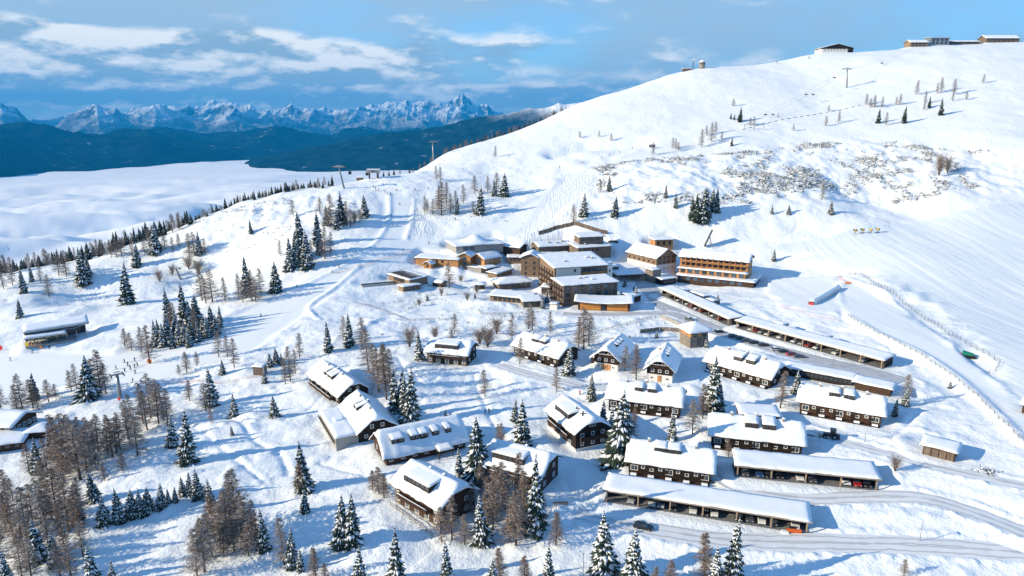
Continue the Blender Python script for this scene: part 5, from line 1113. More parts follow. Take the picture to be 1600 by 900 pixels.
ridge(-10, 300, 78, 330, 470, 6.0, 13.0, 'along the left ridge beside the fog', (-14, 26), .35)
ridge(300, 520, 48, 270, 420, 4.0, 9.0, 'on the upper left ridge beside the fog', (-8, 24), .3)
ridge(585, 720, 14, 215, 300, 2.0, 5.5, 'on the skyline by the pylon', (2, 14), .5)
ridge(690, 885, 46, 140, 270, 3.0, 6.5, 'along the skyline right of the pylon', (4, 20), .5)

def ridge_wood():
    """the closed belt of small trees on the back slope of the left ridge: reads as one mass"""
    rg = random.Random(77); V, F, M, n0 = [], [], [], 0
    src = []
    for (tr, cr) in (PROTO['l'][0], PROTO['l'][2], PROTO['d'][0]):
        co = np.empty(len(cr.vertices) * 3); cr.vertices.foreach_get('co', co); co = co.reshape(-1, 3)
        k = 2 if cr is not PROTO['d'][0][1] else 3
        fs = [tuple(p.vertices) for p in list(cr.polygons)[::k]]; mi = [0 if cr is not PROTO['d'][0][1] else 2 for _ in fs]; src.append((co, fs, mi))
    for i in range(130):
        px = rg.uniform(-20, 500); p = skyline(px, 250, 480)
        if p is None: continue
        r = math.hypot(p.x, p.y); o = rg.uniform(8, 46); x, y = p.x * (r + o) / r, p.y * (r + o) / r; z = Hz(x, y); dip = p.z + (p.z - CAMZ) / r * o - z
        h = max(5, dip + rg.uniform(2.5, 8.0) * (1.0 if px < 300 else .7)); co, fs, mi = src[rg.choice((0, 1, 2, 2))]; a = rg.uniform(0, 6.28); c_, s_ = math.cos(a), math.sin(a); w = min(h, 14) / 10 * 1.15
        V += [(x + (q[0] * c_ - q[1] * s_) * w, y + (q[0] * s_ + q[1] * c_) * w, z + q[2] * h / 10) for q in co]
        F += [tuple(v + n0 for v in f) for f in fs]; M += mi; n0 += len(co)
    m = MB(); m.v, m.f, m.m = V, F, M
    o = m.build('ridge_wood', [TWIG, TWIGF, NEEDLE]); o['kind'] = 'stuff'; o['label'] = 'closed belt of small trees beyond the left ridge'; o['category'] = 'wood'
ridge_wood()

# ------------------------------------------------------------------ low scrub poking through the snow
def scrub():
    rg = random.Random(5); m = MB()
    def tuft(p, s):
        for k in range(12):
            a = rg.uniform(0, 6.283); e = rg.uniform(.1, .8); l = s * rg.uniform(.6, 1.35); w = s * .06
            dx, dy, dz = math.cos(a) * l * math.cos(e), math.sin(a) * l * math.cos(e), l * math.sin(e)
            m.add([(p.x - dy * .1, p.y + dx * .1, p.z - .1), (p.x + dy * .1, p.y - dx * .1, p.z - .1), (p.x + dx + w, p.y + dy, p.z + dz), (p.x + dx - w, p.y + dy + w, p.z + dz)], [(0, 1, 2, 3)], 0 if rg.random() < .6 else 1)
        if rg.random() < .45: return
        r = s * rg.uniform(.3, .55); c = (p.x - s * .2, p.y - s * .1, p.z + s * .32)
        vs_ = [(c[0] + math.cos(i * 1.257) * r, c[1] + math.sin(i * 1.257) * r, c[2] - .12 * s) for i in range(5)] + [(c[0], c[1], c[2] + .22 * s)]
        m.add(vs_, [(i, (i + 1) % 5, 5) for i in range(5)], 1)
    n = 0
    for pl, cnt, smax in ((ZONE['rough'][0], 4200, 1.9), (ZONE['rough'][1], 420, 1.1)):
        lo, hi = pl.min(0), pl.max(0); X = np.array([[rg.uniform(lo[0], hi[0]), rg.uniform(lo[1], hi[1])] for _ in range(cnt * 7)])
        den = fbm(X[:, 0] / 34, X[:, 1] / 34, 3, 61) + .5 * fbm(X[:, 0] / 9, X[:, 1] / 9, 2, 62)
        ok = inside(pl, X[:, 0], X[:, 1]) & (den > np.array([rg.uniform(.02, .40) for _ in range(len(X))])); X = X[ok][:cnt]; zz = H(X[:, 0], X[:, 1])
        for (x, y), z in zip(X, zz): tuft(Vector((x, y, z)), rg.uniform(.5, smax))
    for px, py, w, cnt in ((640, 470, 60, 60), (800, 498, 160, 90), (1000, 505, 90, 40), (300, 425, 60, 90), (400, 350, 60, 60), (520, 330, 40, 50), (690, 455, 60, 40), (1545, 738, 26, 14), (760, 255, 60, 26), (690, 262, 50, 26), (740, 330, 60, 60), (110, 440, 110, 70)):
        for _ in range(cnt):
            p = pick(px + rg.gauss(0, w * .5), py + rg.gauss(0, w * .13), Hbase)
            if p is None: continue
            p.z = Hz(p.x, p.y); tuft(p, rg.uniform(.4, 1.1))
    o = m.build('undergrowth', [mat('dwarf_pine_scrub', (.050, .055, .052), .9, .4, .6), TREESNOW]); o['kind'] = 'stuff'; o['label'] = 'low dwarf pine scrub poking through the snow'; o['category'] = 'scrub'
scrub()

# ------------------------------------------------------------------ people on the snow
CLO = {k: mat('ski_clothing_' + k, c, .8, .1, 3) for k, c in dict(black=(.012, .013, .016), navy=(.02, .03, .08), red=(.45, .02, .03), grey=(.08, .085, .09), orange=(.5, .12, .02), blue=(.03, .12, .32), yellow=(.5, .38, .04)).items()}
SKIN = mat('face_skin', (.45, .28, .2), .6, .1, 4)
def person_mesh(pose, jm, pm):
    bend = .28 if pose == 'ski' else .05; st = .16
    joints = {'pel': (0, 0, .92), 'che': (bend * .5, 0, 1.25), 'nek': (bend * .8, 0, 1.48), 'hed': (bend, 0, 1.64)}
    me = bpy.data.meshes.new('person'); V = [(0, 0, .93), (bend * .4, 0, 1.2), (bend * .8, 0, 1.42), (bend * .9, 0, 1.53), (bend, 0, 1.68)]
    E = [(0, 1), (1, 2), (2, 3), (3, 4)]; rad = [.17, .18, .19, .08, .12]
    for s in (-1, 1):
        i = len(V); V += [(0, s * .11, .86), (.12 if pose == 'ski' else .03, s * .14, .48), (-.04, s * .15, .09), (.12, s * .16, .05)]; E += [(0, i), (i, i + 1), (i + 1, i + 2), (i + 2, i + 3)]; rad += [.13, .10, .08, .07]
        i = len(V); V += [(bend * .75, s * .22, 1.40), (bend * .6 + .02, s * .32, 1.12), (bend + .26, s * .30, 1.02), (bend + .33, s * .29, 1.04)]; E += [(2, i), (i, i + 1), (i + 1, i + 2), (i + 2, i + 3)]; rad += [.08, .065, .055, .05]
    me.from_pydata(V, E, []); o = bpy.data.objects.new('tmp', me); col.objects.link(o); sk = o.modifiers.new('s', 'SKIN'); sk.use_smooth_shade = True
    for v, r in zip(me.skin_vertices[0].data, rad): v.radius = (r, r)
    me.skin_vertices[0].data[0].use_root = True
    o.modifiers.new('u', 'SUBSURF').levels = 1
    dg = bpy.context.evaluated_depsgraph_get(); nm = bpy.data.meshes.new_from_object(o.evaluated_get(dg)); nm.name = 'body'
    nm.materials.clear(); nm.materials.append(jm); nm.materials.append(pm); nm.materials.append(SKIN)
    for p in nm.polygons:
        p.material_index = 2 if (1.56 < p.center.z < 1.70 and p.center.x > bend + .05) else (1 if p.center.z < .9 else 0)
    bpy.data.objects.remove(o); return nm
def skis_mesh():
    m = MB()
    for s in (-1, 1): m.box((.1, s * .15, .02), (1.65, .09, .03)); m.box((.96, s * .15, .06), (.14, .08, .03))
    return m.mesh('skis', DMETAL)
def poles_mesh():
    m = MB()
    for s in (-1, 1): m.tube([(.58, s * .29, 1.05), (.20, s * .42, .02)], .018, 4)
    return m.mesh('ski_poles', DMETAL)
_combo = [('black', 'grey'), ('navy', 'black'), ('red', 'black'), ('grey', 'black'), ('blue', 'navy'), ('orange', 'grey')]
PB = {(ps, i): person_mesh(ps, CLO[a], CLO[b]) for ps in ('ski', 'stand') for i, (a, b) in enumerate(_combo)}
SK, PO = skis_mesh(), poles_mesh(); _hm = MB(); _hm.slab(-.13, .13, -.13, .13, 4, 4, 0, lambda U, V: .15 - 6 * (U * U + V * V) * .6); HEL = [_hm.mesh('helmet', CLO[k], True) for k in ('black', 'grey', 'red')]
def people(spots, phrase, ski=True):
    spots = sorted(spots); n = len(spots)
    for i, sp in enumerate(spots):
        x, y = sp[:2]; ci = sp[2] if len(sp) > 2 else rnd.choice((0, 0, 0, 1, 1, 3, 4))
        p = at(x, y); cn = _combo[ci]
        what = 'skier' if ski else 'person'
        t = thing('person', f"{what} in {cn[0]} jacket {phrase}" + (f", {ordn(i)} from the left" if n > 1 else ''), 'person', p + Vector((0, 0, .02)), rnd.uniform(0, 6.283), 'people ' + phrase)
        ps = 'ski' if ski else 'stand'; link('body', PB[(ps, ci)], t); b = .28 if ski else .05
        link('helmet', HEL[i % 3], t, (b - .01, 0, 1.67))
        if ski: link('skis', SK, t); link('ski_poles', PO, t)
Q = lambda pts, ox, oy, s: [(ox + a / s, oy + b / s) for a, b in pts]
people(Q([(105, 625), (335, 545), (515, 455), (515, 500)], 0, 470, 6.667), 'on the flat before the chairlift base')
people(Q([(1215, 712), (1300, 645), (1330, 678), (1408, 630), (1360, 715), (1400, 697), (1435, 678), (1300, 740), (1408, 758), (1380, 850), (1472, 860)], 0, 470, 6.667), 'queueing at the drag lift')
people([(44, 540), (48, 539), (52, 541), (56, 539), (60, 540, 2), (64, 538), (54, 536), (67, 541)], 'in the crowd at the chairlift gate')
people(Q([(690, 485), (710, 505), (715, 526), (745, 521), (813, 536), (835, 561), (870, 561), (932, 521), (1130, 516), (1260, 505)], 480, 220, 6.667), 'on the saddle at the piste top')
people(Q([(965, 668), (875, 790), (890, 885), (1548, 824)], 480, 220, 6.667) + [(408, 495), (520, 426), (530, 419, 2), (464, 449), (630, 392), (670, 381)], 'on the curving main piste')
people([(874, 262), (906, 255), (910, 255, 5), (940, 247), (952, 243, 2), (968, 239), (988, 232)], 'on the upper cross slope piste')
people([(906, 617, 2)], 'walking on the upper village path', False)
people([(764, 646), (758, 648)], 'on the path above the village centre', False)

# ------------------------------------------------------------------ lifts
def pylon(px, py, h, arm, yaw, label, tilt=0.0):
    p = at(px, py); t = thing('lift_pylon', label, 'pylon', p, yaw, 'lift pylons'); tx = -h * tilt
    m = MB(); m.tube([(0, 0, -1), (tx * .5, 0, h * .5), (tx, 0, h)], [.75, .62, .5], 10); m.build('mast', METAL, t, True)
    m = MB(); m.box((tx, 0, h + .2), (arm, .5, .6)); m.box((tx, 0, h + 1.1), (arm * .5, .3, .3)); ar = m.build('crossarm', METAL, t)
    for s in (-1, 1):
        m = MB(); m.box((tx + s * arm / 2, 0, h + .1), (.3, 4.2, .3)); w = m.build('roller_battery', DMETAL, t)
        for k in range(6): m = MB(); m.tube([(tx + s * arm / 2 - .12, -1.8 + .72 * k, h - .2), (tx + s * arm / 2 + .12, -1.8 + .72 * k, h - .2)], .25, 8); m.build('roller', DMETAL, w)
    m = MB()
    for s in (-.25, .25): m.tube([(tx * .06 + s, -.75, 1), (tx + s, -.5, h)], .05, 4)
    for k in range(int(h / .9)): f = (1 + k * .9) / h; m.tube([(tx * f - .25, -.75 + .25 * f, h * f), (tx * f + .25, -.75 + .25 * f, h * f)], .04, 4)
    m.build('ladder', DMETAL, t)
    return t, Vector((p.x + tx * math.cos(yaw), p.y + tx * math.sin(yaw), p.z + h))
t1, a1 = pylon(1323, 137, 17, 8, R(20), 'slim chairlift pylon on the wide upper slope below the summit', .12)
t2, a2 = pylon(538, 294, 15, 9, R(-10), 'leaning gondola pylon with wide crossarm at the ridge', .22)
t3, a3 = pylon(677, 250, 16, 8, R(10), 'upright pylon standing on the skyline above the saddle', .0)
t4, a4 = pylon(283, 436, 7, 5, R(10), 'short chairlift pylon among the trees below the left ridge', .35)
t5, a5 = pylon(188, 622, 9, 4, R(40), 'short lift pylon beside the queue in the larch grove', .0)
def cable(label, pts, r=.05):
    m = MB(); out = []
    for a, b in zip(pts, pts[1:]):
        for k in range(10): f = k / 10; q = a.lerp(b, f); q.z -= 4 * f * (1 - f) * (a - b).length * .02; out.append(q)
    out.append(pts[-1]); m.tube(out, r, 5); o = m.build('lift_cable', DMETAL); tag(o, label, 'cable', 'lift cables'); return out
hi_, lo_ = Vector(P(1438, 84, 745)), Vector(P(1168, 196, 572)); hi_.z = Hz(hi_.x, hi_.y) + 7; lo_.z = Hz(lo_.x, lo_.y) + 5
paths = []
for s, nm in ((-4, 'left'), (4, 'right')):
    d = Vector((math.cos(R(20)) * s, math.sin(R(20)) * s, -.3)); paths.append(cable(f'thin chairlift cable on the {nm} side of the upper slope pylon', [lo_ + d, a1 + d, hi_ + d]))
def chair(p, label, i):
    t = thing('lift_chair', label, 'lift chair', p, R(20), 'chairs hanging on the upper slope lift')
    m = MB(); m.tube([(0, 0, 0), (0, 0, -1.6)], .06, 6); m.tube([(-1.6, 0, -1.6), (1.6, 0, -1.6)], .06, 6); m.build('hanger', METAL, t)
    m = MB(); m.box((0, -.25, -2.6), (3.2, .6, .12)); m.build('seat', BLACK, t); m = MB(); m.box((0, .08, -2.2), (3.2, .12, .8)); m.build('backrest', BLACK, t)
    m = MB()
    for s in (-1.6, 1.6): m.tube([(s, 0, -1.6), (s, .1, -2.6)], .05, 5)
    m.build('side_frame', METAL, t)
for i, (w, k, lab) in enumerate(((0, 9, 'lift chair just below the upper slope pylon'), (0, 6, 'darker of two lift chairs midway down the slope cable'), (1, 6, 'paler of two lift chairs midway down the slope cable'), (0, 2, 'lift chair low over the dotted fence'), (1, 2, 'paler lift chair low over the dotted fence'), (1, 14, 'lift chair high above the pylon near the summit'))): chair(paths[w][k], lab, i)
def gantry(px, py, label):
    p = at(px, py); t = thing('lift_gantry', label, 'gantry', p, R(5), 'lift gantries on the slope')
    for s in (-1, 1): m = MB(); m.tube([(s * 4, 0, -.5), (s * 4, 0, 4.5)], .2, 6); m.build('post', METAL, t)
    m = MB(); m.box((0, 0, 4.5), (8.6, .35, .35)); m.build('beam', METAL, t)
gantry(1170, 203, 'first grey lift gantry beside the bare larches'); gantry(1186, 204, 'second grey lift gantry beside the bare larches')
def saddle_station():
    c, yaw, W = frame((573, 280), (592, 280), 8, pad=False); c.z = Hz(c.x, c.y); t = thing('gondola_station', 'small steel lift station on the saddle above the fog', 'lift station', c, yaw)
    MBbox(t, 'machine_hood', (0, 0, 5.6), (W, 5, 2.4), METAL); MBbox(t, 'snow_cover', (0, 0, 7.0), (W + .4, 5.2, .4), SNOW)
    for a in (-.35, .35): MBbox(t, 'column', (W * a, 0, 2), (1.0, 1.6, 5.2), DMETAL)
    m = MB(); m.tube([(0, -2, 6), (0, -4.5, 5.6)], .5, 8); m.build('bull_wheel', DMETAL, t)
    c2, y2, W2 = frame((557, 281), (566, 281), 4, pad=False); c2.z = Hz(c2.x, c2.y); t2_ = thing('control_hut', 'small grey control hut beside the saddle lift station', 'hut', c2, y2); MBbox(t2_, 'wall', (0, 0, 1.5), (W2, 4, 4.2), GREYW); MBbox(t2_, 'snow_cover', (0, 0, 3.85), (W2 + .6, 4.6, .45), SNOW)
saddle_station()
def gondola(p, label):
    t = thing('gondola_cabin', label, 'gondola', p, R(10), 'gondola cabins over the saddle')
    m = MB(); m.tube([(0, 0, 0), (0, 0, -1.6)], .07, 6); m.build('hanger', DMETAL, t); m = MB(); m.box((0, 0, -2.7), (2.2, 1.9, 2.2), taper=.85); m.build('cabin', DMETAL, t); m = MB(); m.box((0, 0, -2.4), (2.14, 1.84, .9), taper=.9); 
    m = MB(); m.box((0, 0, -2.5), (2.26, 1.6, 1.0)); m.build('pane', BGLASS, t)
sg = Vector(P(583, 266, 530)); cb = cable('gondola cable from the leaning pylon to the saddle station', [a2, sg]); gondola(cb[3], 'gondola cabin hanging between the leaning pylon and the station'); gondola(cb[8], 'gondola cabin arriving above the saddle station')

# ------------------------------------------------------------------ fences, signs, machines
def polyline(pix, step):
    ps = [at(*p) for p in pix]; out = []
    for a, b in zip(ps, ps[1:]):
        n = max(1, int((b - a).length / step))
        for k in range(n): q = a.lerp(b, k / n); q.z = Hz(q.x, q.y); out.append(q)
    out.append(ps[-1]); return out
def fence(name, label, pix, step, h, pm, rails=2, net=None, panel=None, group=None, pr=.07, gap=False):
    ps = polyline(pix, step); t = thing(name, label, 'fence', ps[0], 0, group); o0 = ps[0]
    pmesh = MB(); pmesh.tube([(0, 0, -.4), (0, 0, h)], pr, 5); pmesh = pmesh.mesh('post', pm)
    for p in ps: link('post', pmesh, t, p - o0)
    for i, (a, b) in enumerate(zip(ps, ps[1:])):
        a, b = a - o0, b - o0; d = b - a; l = math.hypot(d.x, d.y)
        if panel and not (gap and i % 2):
            m = MB(); s = Vector((-d.y, d.x, 0)).normalized() * .05; up = Vector((0, 0, 1)); g = d * .04
            vs_ = [a + g - s, b - g - s, b - g - s + up * h * .97, a + g - s + up * h * .97, a + g + s, b - g + s, b - g + s + up * h * .97, a + g + s + up * h * .97]
            m.add(vs_, [(0, 1, 2, 3), (7, 6, 5, 4), (0, 4, 5, 1), (3, 2, 6, 7), (0, 3, 7, 4), (1, 5, 6, 2)]); m.build('panel', panel, t)
    if rails:
        for k in range(rails):
            m = MB(); zz = Vector((0, 0, h * (.45 + .45 * k / max(1, rails - 1)))); m.tube([p - o0 + zz for p in ps], .06, 4); m.build('rail', pm, t)
    if net:
        m = MB(); s = .02
        for z0, z1 in ((.1, h * .95),):
            for a, b in zip(ps, ps[1:]):
                a, b = a - o0, b - o0; d = b - a; q = Vector((-d.y, d.x, 0)).normalized() * s; u0, u1 = Vector((0, 0, z0)), Vector((0, 0, z1))
                nh = 5
                for k in range(nh): zz = z0 + (z1 - z0) * k / (nh - 1); u = Vector((0, 0, zz)); w_ = Vector((0, 0, .02)); m.add([a + u - w_ + q, b + u - w_ + q, b + u + w_ + q, a + u + w_ + q], [(0, 1, 2, 3)])
                nv = max(2, int(d.length / .8))
                for k in range(nv): f = (k + .5) / nv; c_ = a.lerp(b, f); e = d.normalized() * .02; m.add([c_ - e + u0, c_ + e + u0, c_ + e + u1, c_ - e + u1], [(0, 1, 2, 3)])
        o = m.build('netting', net, t)
    return t
NETD = mat('dark_netting', (.07, .075, .09), .8, .2, 1); NETO = mat('orange_netting', (.62, .22, .10), .8, .15, 1); NETR = mat('red_netting', (.72, .5, .52), .8, .15, 1)
fence('snow_fence', 'tall grey wooden snow fence bending above the hotel', ((842, 367), (870, 358), (897, 352), (925, 360), (949, 366)), 2.6, 2.6, GREYW, 0, panel=GREYW)
fence('board_fence', 'long dark board fence just behind the rear hotel blocks', ((896, 377), (930, 379), (966, 380)), 2.8, 1.5, RAILW, 0, panel=RAILW)
fence('net_fence', 'dark safety net along the wide groomed piste, down to the green machine', ((1318, 428), (1345, 430), (1372, 447), (1410, 474), (1450, 502), (1500, 532), (1545, 556), (1562, 568), (1556, 580), (1545, 585)), 3.0, 1.6, DMETAL, 0, net=NETD)
fence('net_fence', 'dark safety net on the lower slope running toward the photo corner', ((1325, 494), (1345, 508), (1372, 522), (1405, 538), (1440, 555), (1492, 590), (1528, 620), (1560, 655), (1600, 690)), 3.0, 1.2, DMETAL, 0, net=NETD)
fence('net_fence', 'faint red net strung behind the curved carport', ((1215, 477), (1245, 486), (1280, 497), (1310, 502)), 3.0, 1.1, NETR, 0, net=NETR, pr=.04)
fence('net_fence', 'orange net on the slope beside the small grey hut', ((255, 600), (300, 597), (345, 600), (400, 590), (435, 578)), 3.0, 1.1, NETO, 0, net=NETO, pr=.04)
fence('net_fence', 'orange net following the main piste past the pool house', ((524, 428), (560, 416), (600, 405), (648, 396)), 3.0, 1.2, NETO, 0, net=NETO, pr=.04)
fence('net_fence', 'orange net loop at the corner of the conveyor lift', ((1312, 424), (1311, 432), (1318, 440), (1328, 442)), 2.0, 1.1, NETO, 0, net=NETO, pr=.04)
fence('rail_fence', 'dotted line of fence panels crossing the big open slope', ((1160, 203), (1200, 192), (1240, 184), (1290, 176), (1350, 164)), 3.2, .45, GREYW, 0, panel=GREYW, gap=True)
fence('rail_fence', 'garden rail fence in front of the low pavilions', ((748, 485), (752, 492), (790, 492), (848, 488)), 2.5, 1.1, RAILW, 2)
fence('rail_fence', 'rail fence across the garden below the pool', ((560, 475), (600, 486), (640, 502), (706, 500)), 2.5, 1.1, RAILW, 2)
fence('rail_fence', 'curved rail fence on the terraces below the orange pavilion', ((930, 522), (950, 516), (985, 505), (1030, 494)), 2.5, 1.2, RAILW, 2)
fence('retaining_wall', 'low stone retaining wall leading to the tower house', ((1000, 521), (1030, 517), (1060, 519), (1074, 528)), 3.0, 1.8, STONE, 0, panel=STONE)
fence('retaining_wall', 'pale wall beside the parking ramp above the tower house', ((1032, 497), (1052, 505), (1074, 516)), 3.0, 1.9, CONC, 0, panel=CONC)
fence('rail_fence', 'rail fence beside the nearest brown chalet', ((610, 790), (640, 812), (675, 838)), 2.2, 1.1, RAILW, 2)
# parked row in the open and single cars
hy = math.atan2(*(at(1193, 541) - at(1160, 531)).yx)
openrow = [(1124, 520, 'black'), (1146, 527, 'grey'), (1157, 530, 'grey'), (1167, 534, 'grey'), (1178, 537, 'black'), (1193, 541, 'black'), (1213, 548, 'silver'), (1225, 551, 'black'), (1237, 555, 'red'), (1249, 559, 'grey')]
for i, (x, y, c_) in enumerate(openrow): car(at(x, y) + Vector((0, 0, .03)), hy + R(62) + R(rnd.uniform(-4, 4)), c_, f'{c_} car in the open parking row below the curved carport, {ordn(i)} from the left', 'cars in the open parking row', snowy=i in (0, 6))
car(at(1077, 501) + Vector((0, 0, .03)), hy, 'grey', 'grey car alone on the ramp above the tower house', None, True)
car(at(1005, 826) + Vector((0, 0, .03)), R(-22), 'black', 'black car driving on the road before the lowest carport', None)
def tractor(px, py, yaw, label, bodym, cabm):
    t = thing('tractor', label, 'tractor', at(px, py) + Vector((0, 0, .03)), yaw)
    m = MB(); m.box((.9, 0, 1.15), (2.0, .95, .8), taper=.92); m.box((-.5, 0, .95), (1.8, 1.1, .6)); m.build('body', bodym, t)
    m = MB(); m.box((-.55, 0, 2.0), (1.5, 1.4, 1.6), taper=.88); m.build('cab', cabm, t); m = MB(); m.box((-.55, 0, 2.15), (1.52, 1.34, .9), taper=.9); m.build('glass', GLASS, t); MBbox(t, 'roof', (-.55, 0, 2.86), (1.6, 1.5, .14), bodym)
    for x, r, y in ((-1.0, .8, .85), (1.4, .55, .75)):
        for s in (-1, 1):
            m = MB(); m.tube([(x, s * y - .2, r), (x, s * y + .2, r)], r, 14); w = m.build('tyre', BLACK, t, True); m = MB(); m.tube([(x, s * y - .22, r), (x, s * y + .22, r)], r * .5, 10); m.build('rim', METAL, w)
    m = MB(); m.slab(2.6, 2.9, -1.5, 1.5, 4, 8, .1, lambda U, V: 1.0 - 1.5 * (U - 2.6)); m.box((2.3, 0, .5), (.8, .3, .2)); m.build('plough_blade', bodym, t)
    m = MB(); m.box((-2.0, 0, .8), (.7, 1.6, .9)); m.build('spreader', DMETAL, t)
tractor(1297, 685, R(160), 'dark tractor with plough blade on the lane beside the long brown chalet', CARM['black'], DMETAL)
def plough():
    t = thing('snow_plough', 'orange snow plough blade left before the lowest carport', 'plough', at(1240, 834) + Vector((0, 0, .05)), R(-8)); om = mat('orange_paint', (.62, .12, .02), .4, .1, 2)
    m = MB()
    pr = [(.0, .0), (.12, .25), (.14, .55), (.05, .85), (-.12, 1.05)]
    for s in (-1.6, 1.6):
        for x, z in pr: m.v.append((s, -x, z)); 
        for x, z in pr: m.v.append((s, -x + .08, z))
    for i in range(4): m.f += [(i, i + 1, i + 11, i + 10), (i + 5, i + 15, i + 16, i + 6)]; m.m += [0, 0]
    m.f += [(0, 10, 15, 5), (4, 9, 19, 14), (0, 5, 6, 1), (10, 11, 16, 15)]; m.m += [0] * 4
    m.build('blade', om, t); m = MB(); m.box((0, .7, .4), (.9, 1.2, .3)); m.box((0, 1.2, .6), (1.4, .3, .8)); m.build('mount', DMETAL, t); MBbox(t, 'snow_cap', (-1.9, -.1, .3), (1.4, .9, .5), SNOW)
plough()
def swing():
    t = thing('garden_bench', 'dark slatted bench half sunk in the open snow yard', 'bench', at(876, 788), R(3))
    for k in range(4): MBbox(t, 'slat', (0, -.3 + .2 * k, .5), (3.6, .16, .08), RAILW)
    for s in (-1.5, 1.5): MBbox(t, 'leg', (s, 0, .1), (.12, .7, .8), RAILW)
swing()
def street_lamp(px, py, h, label):
    t = thing('street_lamp', label, 'lamp', at(px, py), R(rnd.uniform(0, 360)), 'street lamps')
    m = MB(); m.tube([(0, 0, -.5), (0, 0, h)], [.09, .06], 6); m.build('post', METAL, t); m = MB(); m.box((.3, 0, h), (.9, .35, .16)); m.build('lamp_head', FRAME, t)
street_lamp(1437, 846, 4.4, 'lamp post alone on the mound by the bottom road'); street_lamp(1026, 484, 5, 'lamp post at the hotel drive bend'); street_lamp(1301, 575, 5, 'lamp post on the parking road opposite the curved carport')
street_lamp(1351, 690, 3, 'small post beside the tractor lane'); street_lamp(911, 897, 5, 'lamp post at the very bottom of the picture'); street_lamp(1392, 690, 2.5, 'short marker post above the garage')
def snow_gun(px, py, label):
    t = thing('snow_gun', label, 'snow gun', at(px, py), R(rnd.uniform(150, 210)), 'yellow snow guns'); ym = mat('snow_gun_yellow', (.55, .38, .04), .5, .1, 2)
    m = MB(); m.tube([(-.9, 0, 2.2), (.9, 0, 2.6)], [.75, .62], 12); m.build('barrel', ym, t, True); m = MB(); m.tube([(.86, 0, 2.59), (1.0, 0, 2.62)], .66, 12); m.build('nozzle_ring', DMETAL, t)
    m = MB(); m.tube([(0, 0, .6), (0, 0, 2.2)], .14, 6); m.build('stand', DMETAL, t)
    for k in range(3): a = k * 2.094; m = MB(); m.tube([(0, 0, .8), (math.cos(a) * 1.1, math.sin(a) * 1.1, -.1)], .07, 5); m.build('leg', DMETAL, t)
    MBbox(t, 'snow_cap', (0, 0, 3.15), (1.3, .8, .22), SNOW)
for i, (x, y) in enumerate(((1336, 366), (1347, 365), (1360, 365), (1371, 364))): snow_gun(x, y, f'yellow snow gun in the row above the groomed piste, {ordn(i)} from the left')
def panel_tower():
    p = at(1106, 386); t = thing('tilted_panel', 'tall dark leaning panel on a steel frame behind the orange hotel block', 'panel', p, R(-8))
    m = MB(); vs_ = []
    for o in (0, .5):
        vs_ += [(-2.3 + o, -1.6, .6), (-2.3 + o, 1.6, .6), (1.7 + o, 1.6, 10.6), (1.7 + o, -1.6, 10.6)]
    m.add(vs_, [(0, 1, 2, 3), (7, 6, 5, 4), (0, 4, 5, 1), (1, 5, 6, 2), (2, 6, 7, 3), (3, 7, 4, 0)]); pn = m.build('panel', DMETAL, t)
    for s in (-1.3, 1.3): m = MB(); m.tube([(.6, s, 7), (2.6, s, -.5)], .16, 6); m.tube([(-.4, s, 4.4), (2.2, s, 1)], .1, 5); m.build('strut', METAL, t)
panel_tower()
def conveyor():
    a, b = at(1268, 476), at(1309, 452); d = b - a; t = thing('conveyor_tunnel', 'half-round snow-topped conveyor tunnel on the practice slope', 'conveyor', a, math.atan2(d.y, d.x)); l = math.hypot(d.x, d.y); dz = d.z
    m = MB(); n = 10
    for i in range(13):
        for k in range(n + 1): an = math.pi * k / n; m.v.append((l * i / 12, 1.6 * math.cos(an), dz * i / 12 + 2.4 * math.sin(an) - .2))
    for i in range(12):
        for k in range(n): q = i * (n + 1) + k; m.f.append((q, q + n + 1, q + n + 2, q + 1)); m.m.append(0)
    sh = m.build('shell', mat('clear_tunnel_shell', (.45, .52, .56), .2, .1, .5, spec=.6), t, True)
    m = MB(); m.slab(0, l, -1.2, 1.2, 24, 6, lambda U, V: dz * U / l + 1.4 + 0 * V, lambda U, V: dz * U / l + 2.45 - .45 * V ** 2 + .05 * fbm(U, V, 2, 2)); m.build('snow_cover', SNOW, sh, True)
    for i in range(9):
        pts = [(l * i / 8, 1.66 * math.cos(math.pi * k / 8), dz * i / 8 + 2.46 * math.sin(math.pi * k / 8) - .2) for k in range(9)]; m = MB(); m.tube(pts, .07, 4); m.build('hoop', METAL, t)
    for x, z in ((-.7, 0), (l + .7, dz)): MBbox(t, 'red_gate', (x, 0, z + .6), (.25, 1.8, 1.1), mat('red_gate_paint', (.5, .03, .03), .5, .1, 2))
conveyor()
def groomer():
    t = thing('green_machine', 'green covered machine with red front inside the net loop on the piste', 'machine', at(1512, 558), R(-25)); gm = mat('green_tarpaulin', (.01, .22, .14), .6, .15, 1.5)
    m = MB(); m.slab(-1.7, 1.7, -.9, .9, 6, 4, 1.0, lambda U, V: 2.1 - .25 * U - .35 * np.abs(V)); m.build('cover', gm, t); MBbox(t, 'chassis', (0, 0, .6), (4.0, 1.8, .8), DMETAL); MBbox(t, 'red_front', (-2.5, -.6, .7), (.9, 1.2, 1.1), mat('red_gate_paint', (.5, .03, .03)))
    for s in (-1, 1): MBbox(t, 'track', (0, s * 1.15, .38), (4.4, .6, .75), BLACK)
    MBbox(t, 'tow_bar', (3.3, .2, .5), (2.2, .3, .3), METAL)
groomer()
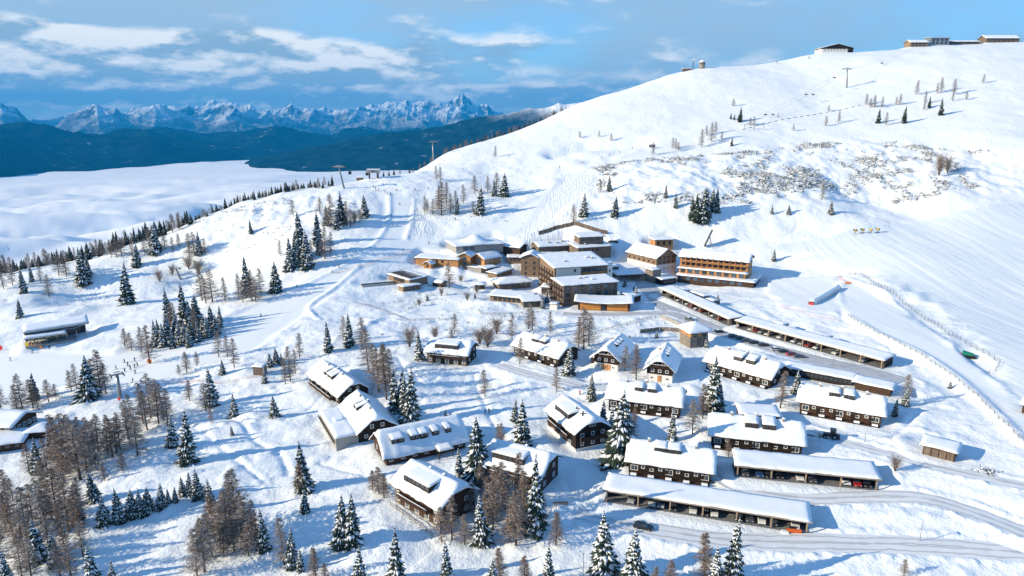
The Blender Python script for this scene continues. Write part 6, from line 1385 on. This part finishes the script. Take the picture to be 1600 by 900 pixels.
def tower_and_mast():
    p = Vector(P(1097, 104, 722)); p.z = Hz(p.x, p.y); t = thing('round_tower', 'small round brick tower with pointed cap on the skyline', 'tower', p)
    m = MB(); m.tube([(0, 0, -1), (0, 0, 6.5)], 2.9, 14); m.build('wall', CHIM, t, True); m = MB(); m.tube([(0, 0, 6.5), (0, 0, 6.9), (0, 0, 8.8)], [3.3, 3.2, .2], 14); m.build('roof', SNOW, t)
    for k in range(5): a = -1.57 + (k - 2) * .5; m = MB(); m.box((2.9 * math.cos(a), 2.9 * math.sin(a), 4.6), (.7, .7, 1.3), a); m.build('window', GLASS, t)
    p = Vector(P(1083, 105, 722)); p.z = Hz(p.x, p.y); t = thing('radio_mast', 'thin radio mast with white dish beside the round tower', 'mast', p); m = MB()
    for k in range(3): a = k * 2.094; m.tube([(.7 * math.cos(a), .7 * math.sin(a), -.5), (.3 * math.cos(a), .3 * math.sin(a), 11)], .12, 5)
    for k in range(8): m.tube([(.6, 0, 1 + k * 1.2), (-.3, .5, 1.6 + k * 1.2)], .07, 4)
    m.build('lattice', DMETAL, t); m = MB(); m.tube([(0, -.6, 10.2), (0, -.3, 10.2)], 1.1, 12); m.build('dish', FRAME, t)
    c = Vector(P(1073, 107, 722)); c.z = Hz(c.x, c.y); t = thing('equipment_hut', 'low snow-covered equipment hut at the foot of the radio mast', 'hut', c); MBbox(t, 'wall', (0, 0, .8), (9, 4, 3), GREYW); MBbox(t, 'snow_cover', (0, 0, 2.5), (9.6, 4.6, .4), SNOW)
tower_and_mast()
def sign(px, py, w, h, zc, colr, label, shape='box'):
    t = thing('piste_sign', label, 'sign', at(px, py), R(-5), 'piste signs and banners'); m = MB(); m.tube([(0, 0, -.5), (0, 0, zc)], .06, 5); m.build('post', METAL, t)
    m = MB(); mm = mat('sign_' + '_'.join(str(int(q * 100)) for q in colr), colr, .5, .05, 2)
    if shape == 'box': m.box((0, -.08, zc), (w, .06, h))
    else: m.tube([(0, -.05, zc), (0, -.12, zc)], w / 2, 16)
    m.build('board', mm, t)
sign(43, 543, 1.8, 2.4, 1.4, (.6, .42, .03), 'yellow board at the chairlift gate'); sign(1, 548, 2.6, 2.6, 1.6, (.6, .03, .03), 'round red sign at the very left edge', 'disc'); sign(234, 568, 2.0, 1.6, 1.1, (.65, .16, .03), 'orange board at the top of the drag lift queue')
sign(1325, 444, 3.0, .9, .7, (.65, .2, .03), 'orange mat board by the conveyor net'); sign(1019, 232, 5.0, 2.4, 2.0, (.12, .13, .15), 'dark grey board on the upper cross piste')
fence('banner_fence', 'orange banner barrier at the chairlift queue', ((46, 540), (58, 543), (66, 545)), 2.0, 1.2, NETO, 0, panel=NETO)
sign(187, 628, .9, 1.2, 1.2, (.6, .05, .04), 'small red board under the short pylon by the queue')

# ------------------------------------------------------------------ the air between here and the mountains
def haze():
    m = MB(); m.box((-2000, 18500, 300), (100000, 49000, 2700)); o = m.build('haze', None); o.data.materials.clear(); o['kind'] = 'stuff'; o['label'] = 'thin blue haze over the whole valley'; o['category'] = 'haze'
    hm = bpy.data.materials.new('haze'); hm.use_nodes = True; nt = hm.node_tree; nt.nodes.clear(); out = nt.nodes.new('ShaderNodeOutputMaterial'); v = nt.nodes.new('ShaderNodeVolumePrincipled')
    v.inputs['Color'].default_value = (.01, .42, 1.0, 1); v.inputs['Density'].default_value = HAZE; v.inputs['Anisotropy'].default_value = .0; nt.links.new(v.outputs[0], out.inputs['Volume']); o.data.materials.append(hm)
HAZE = 3.2e-5
haze()
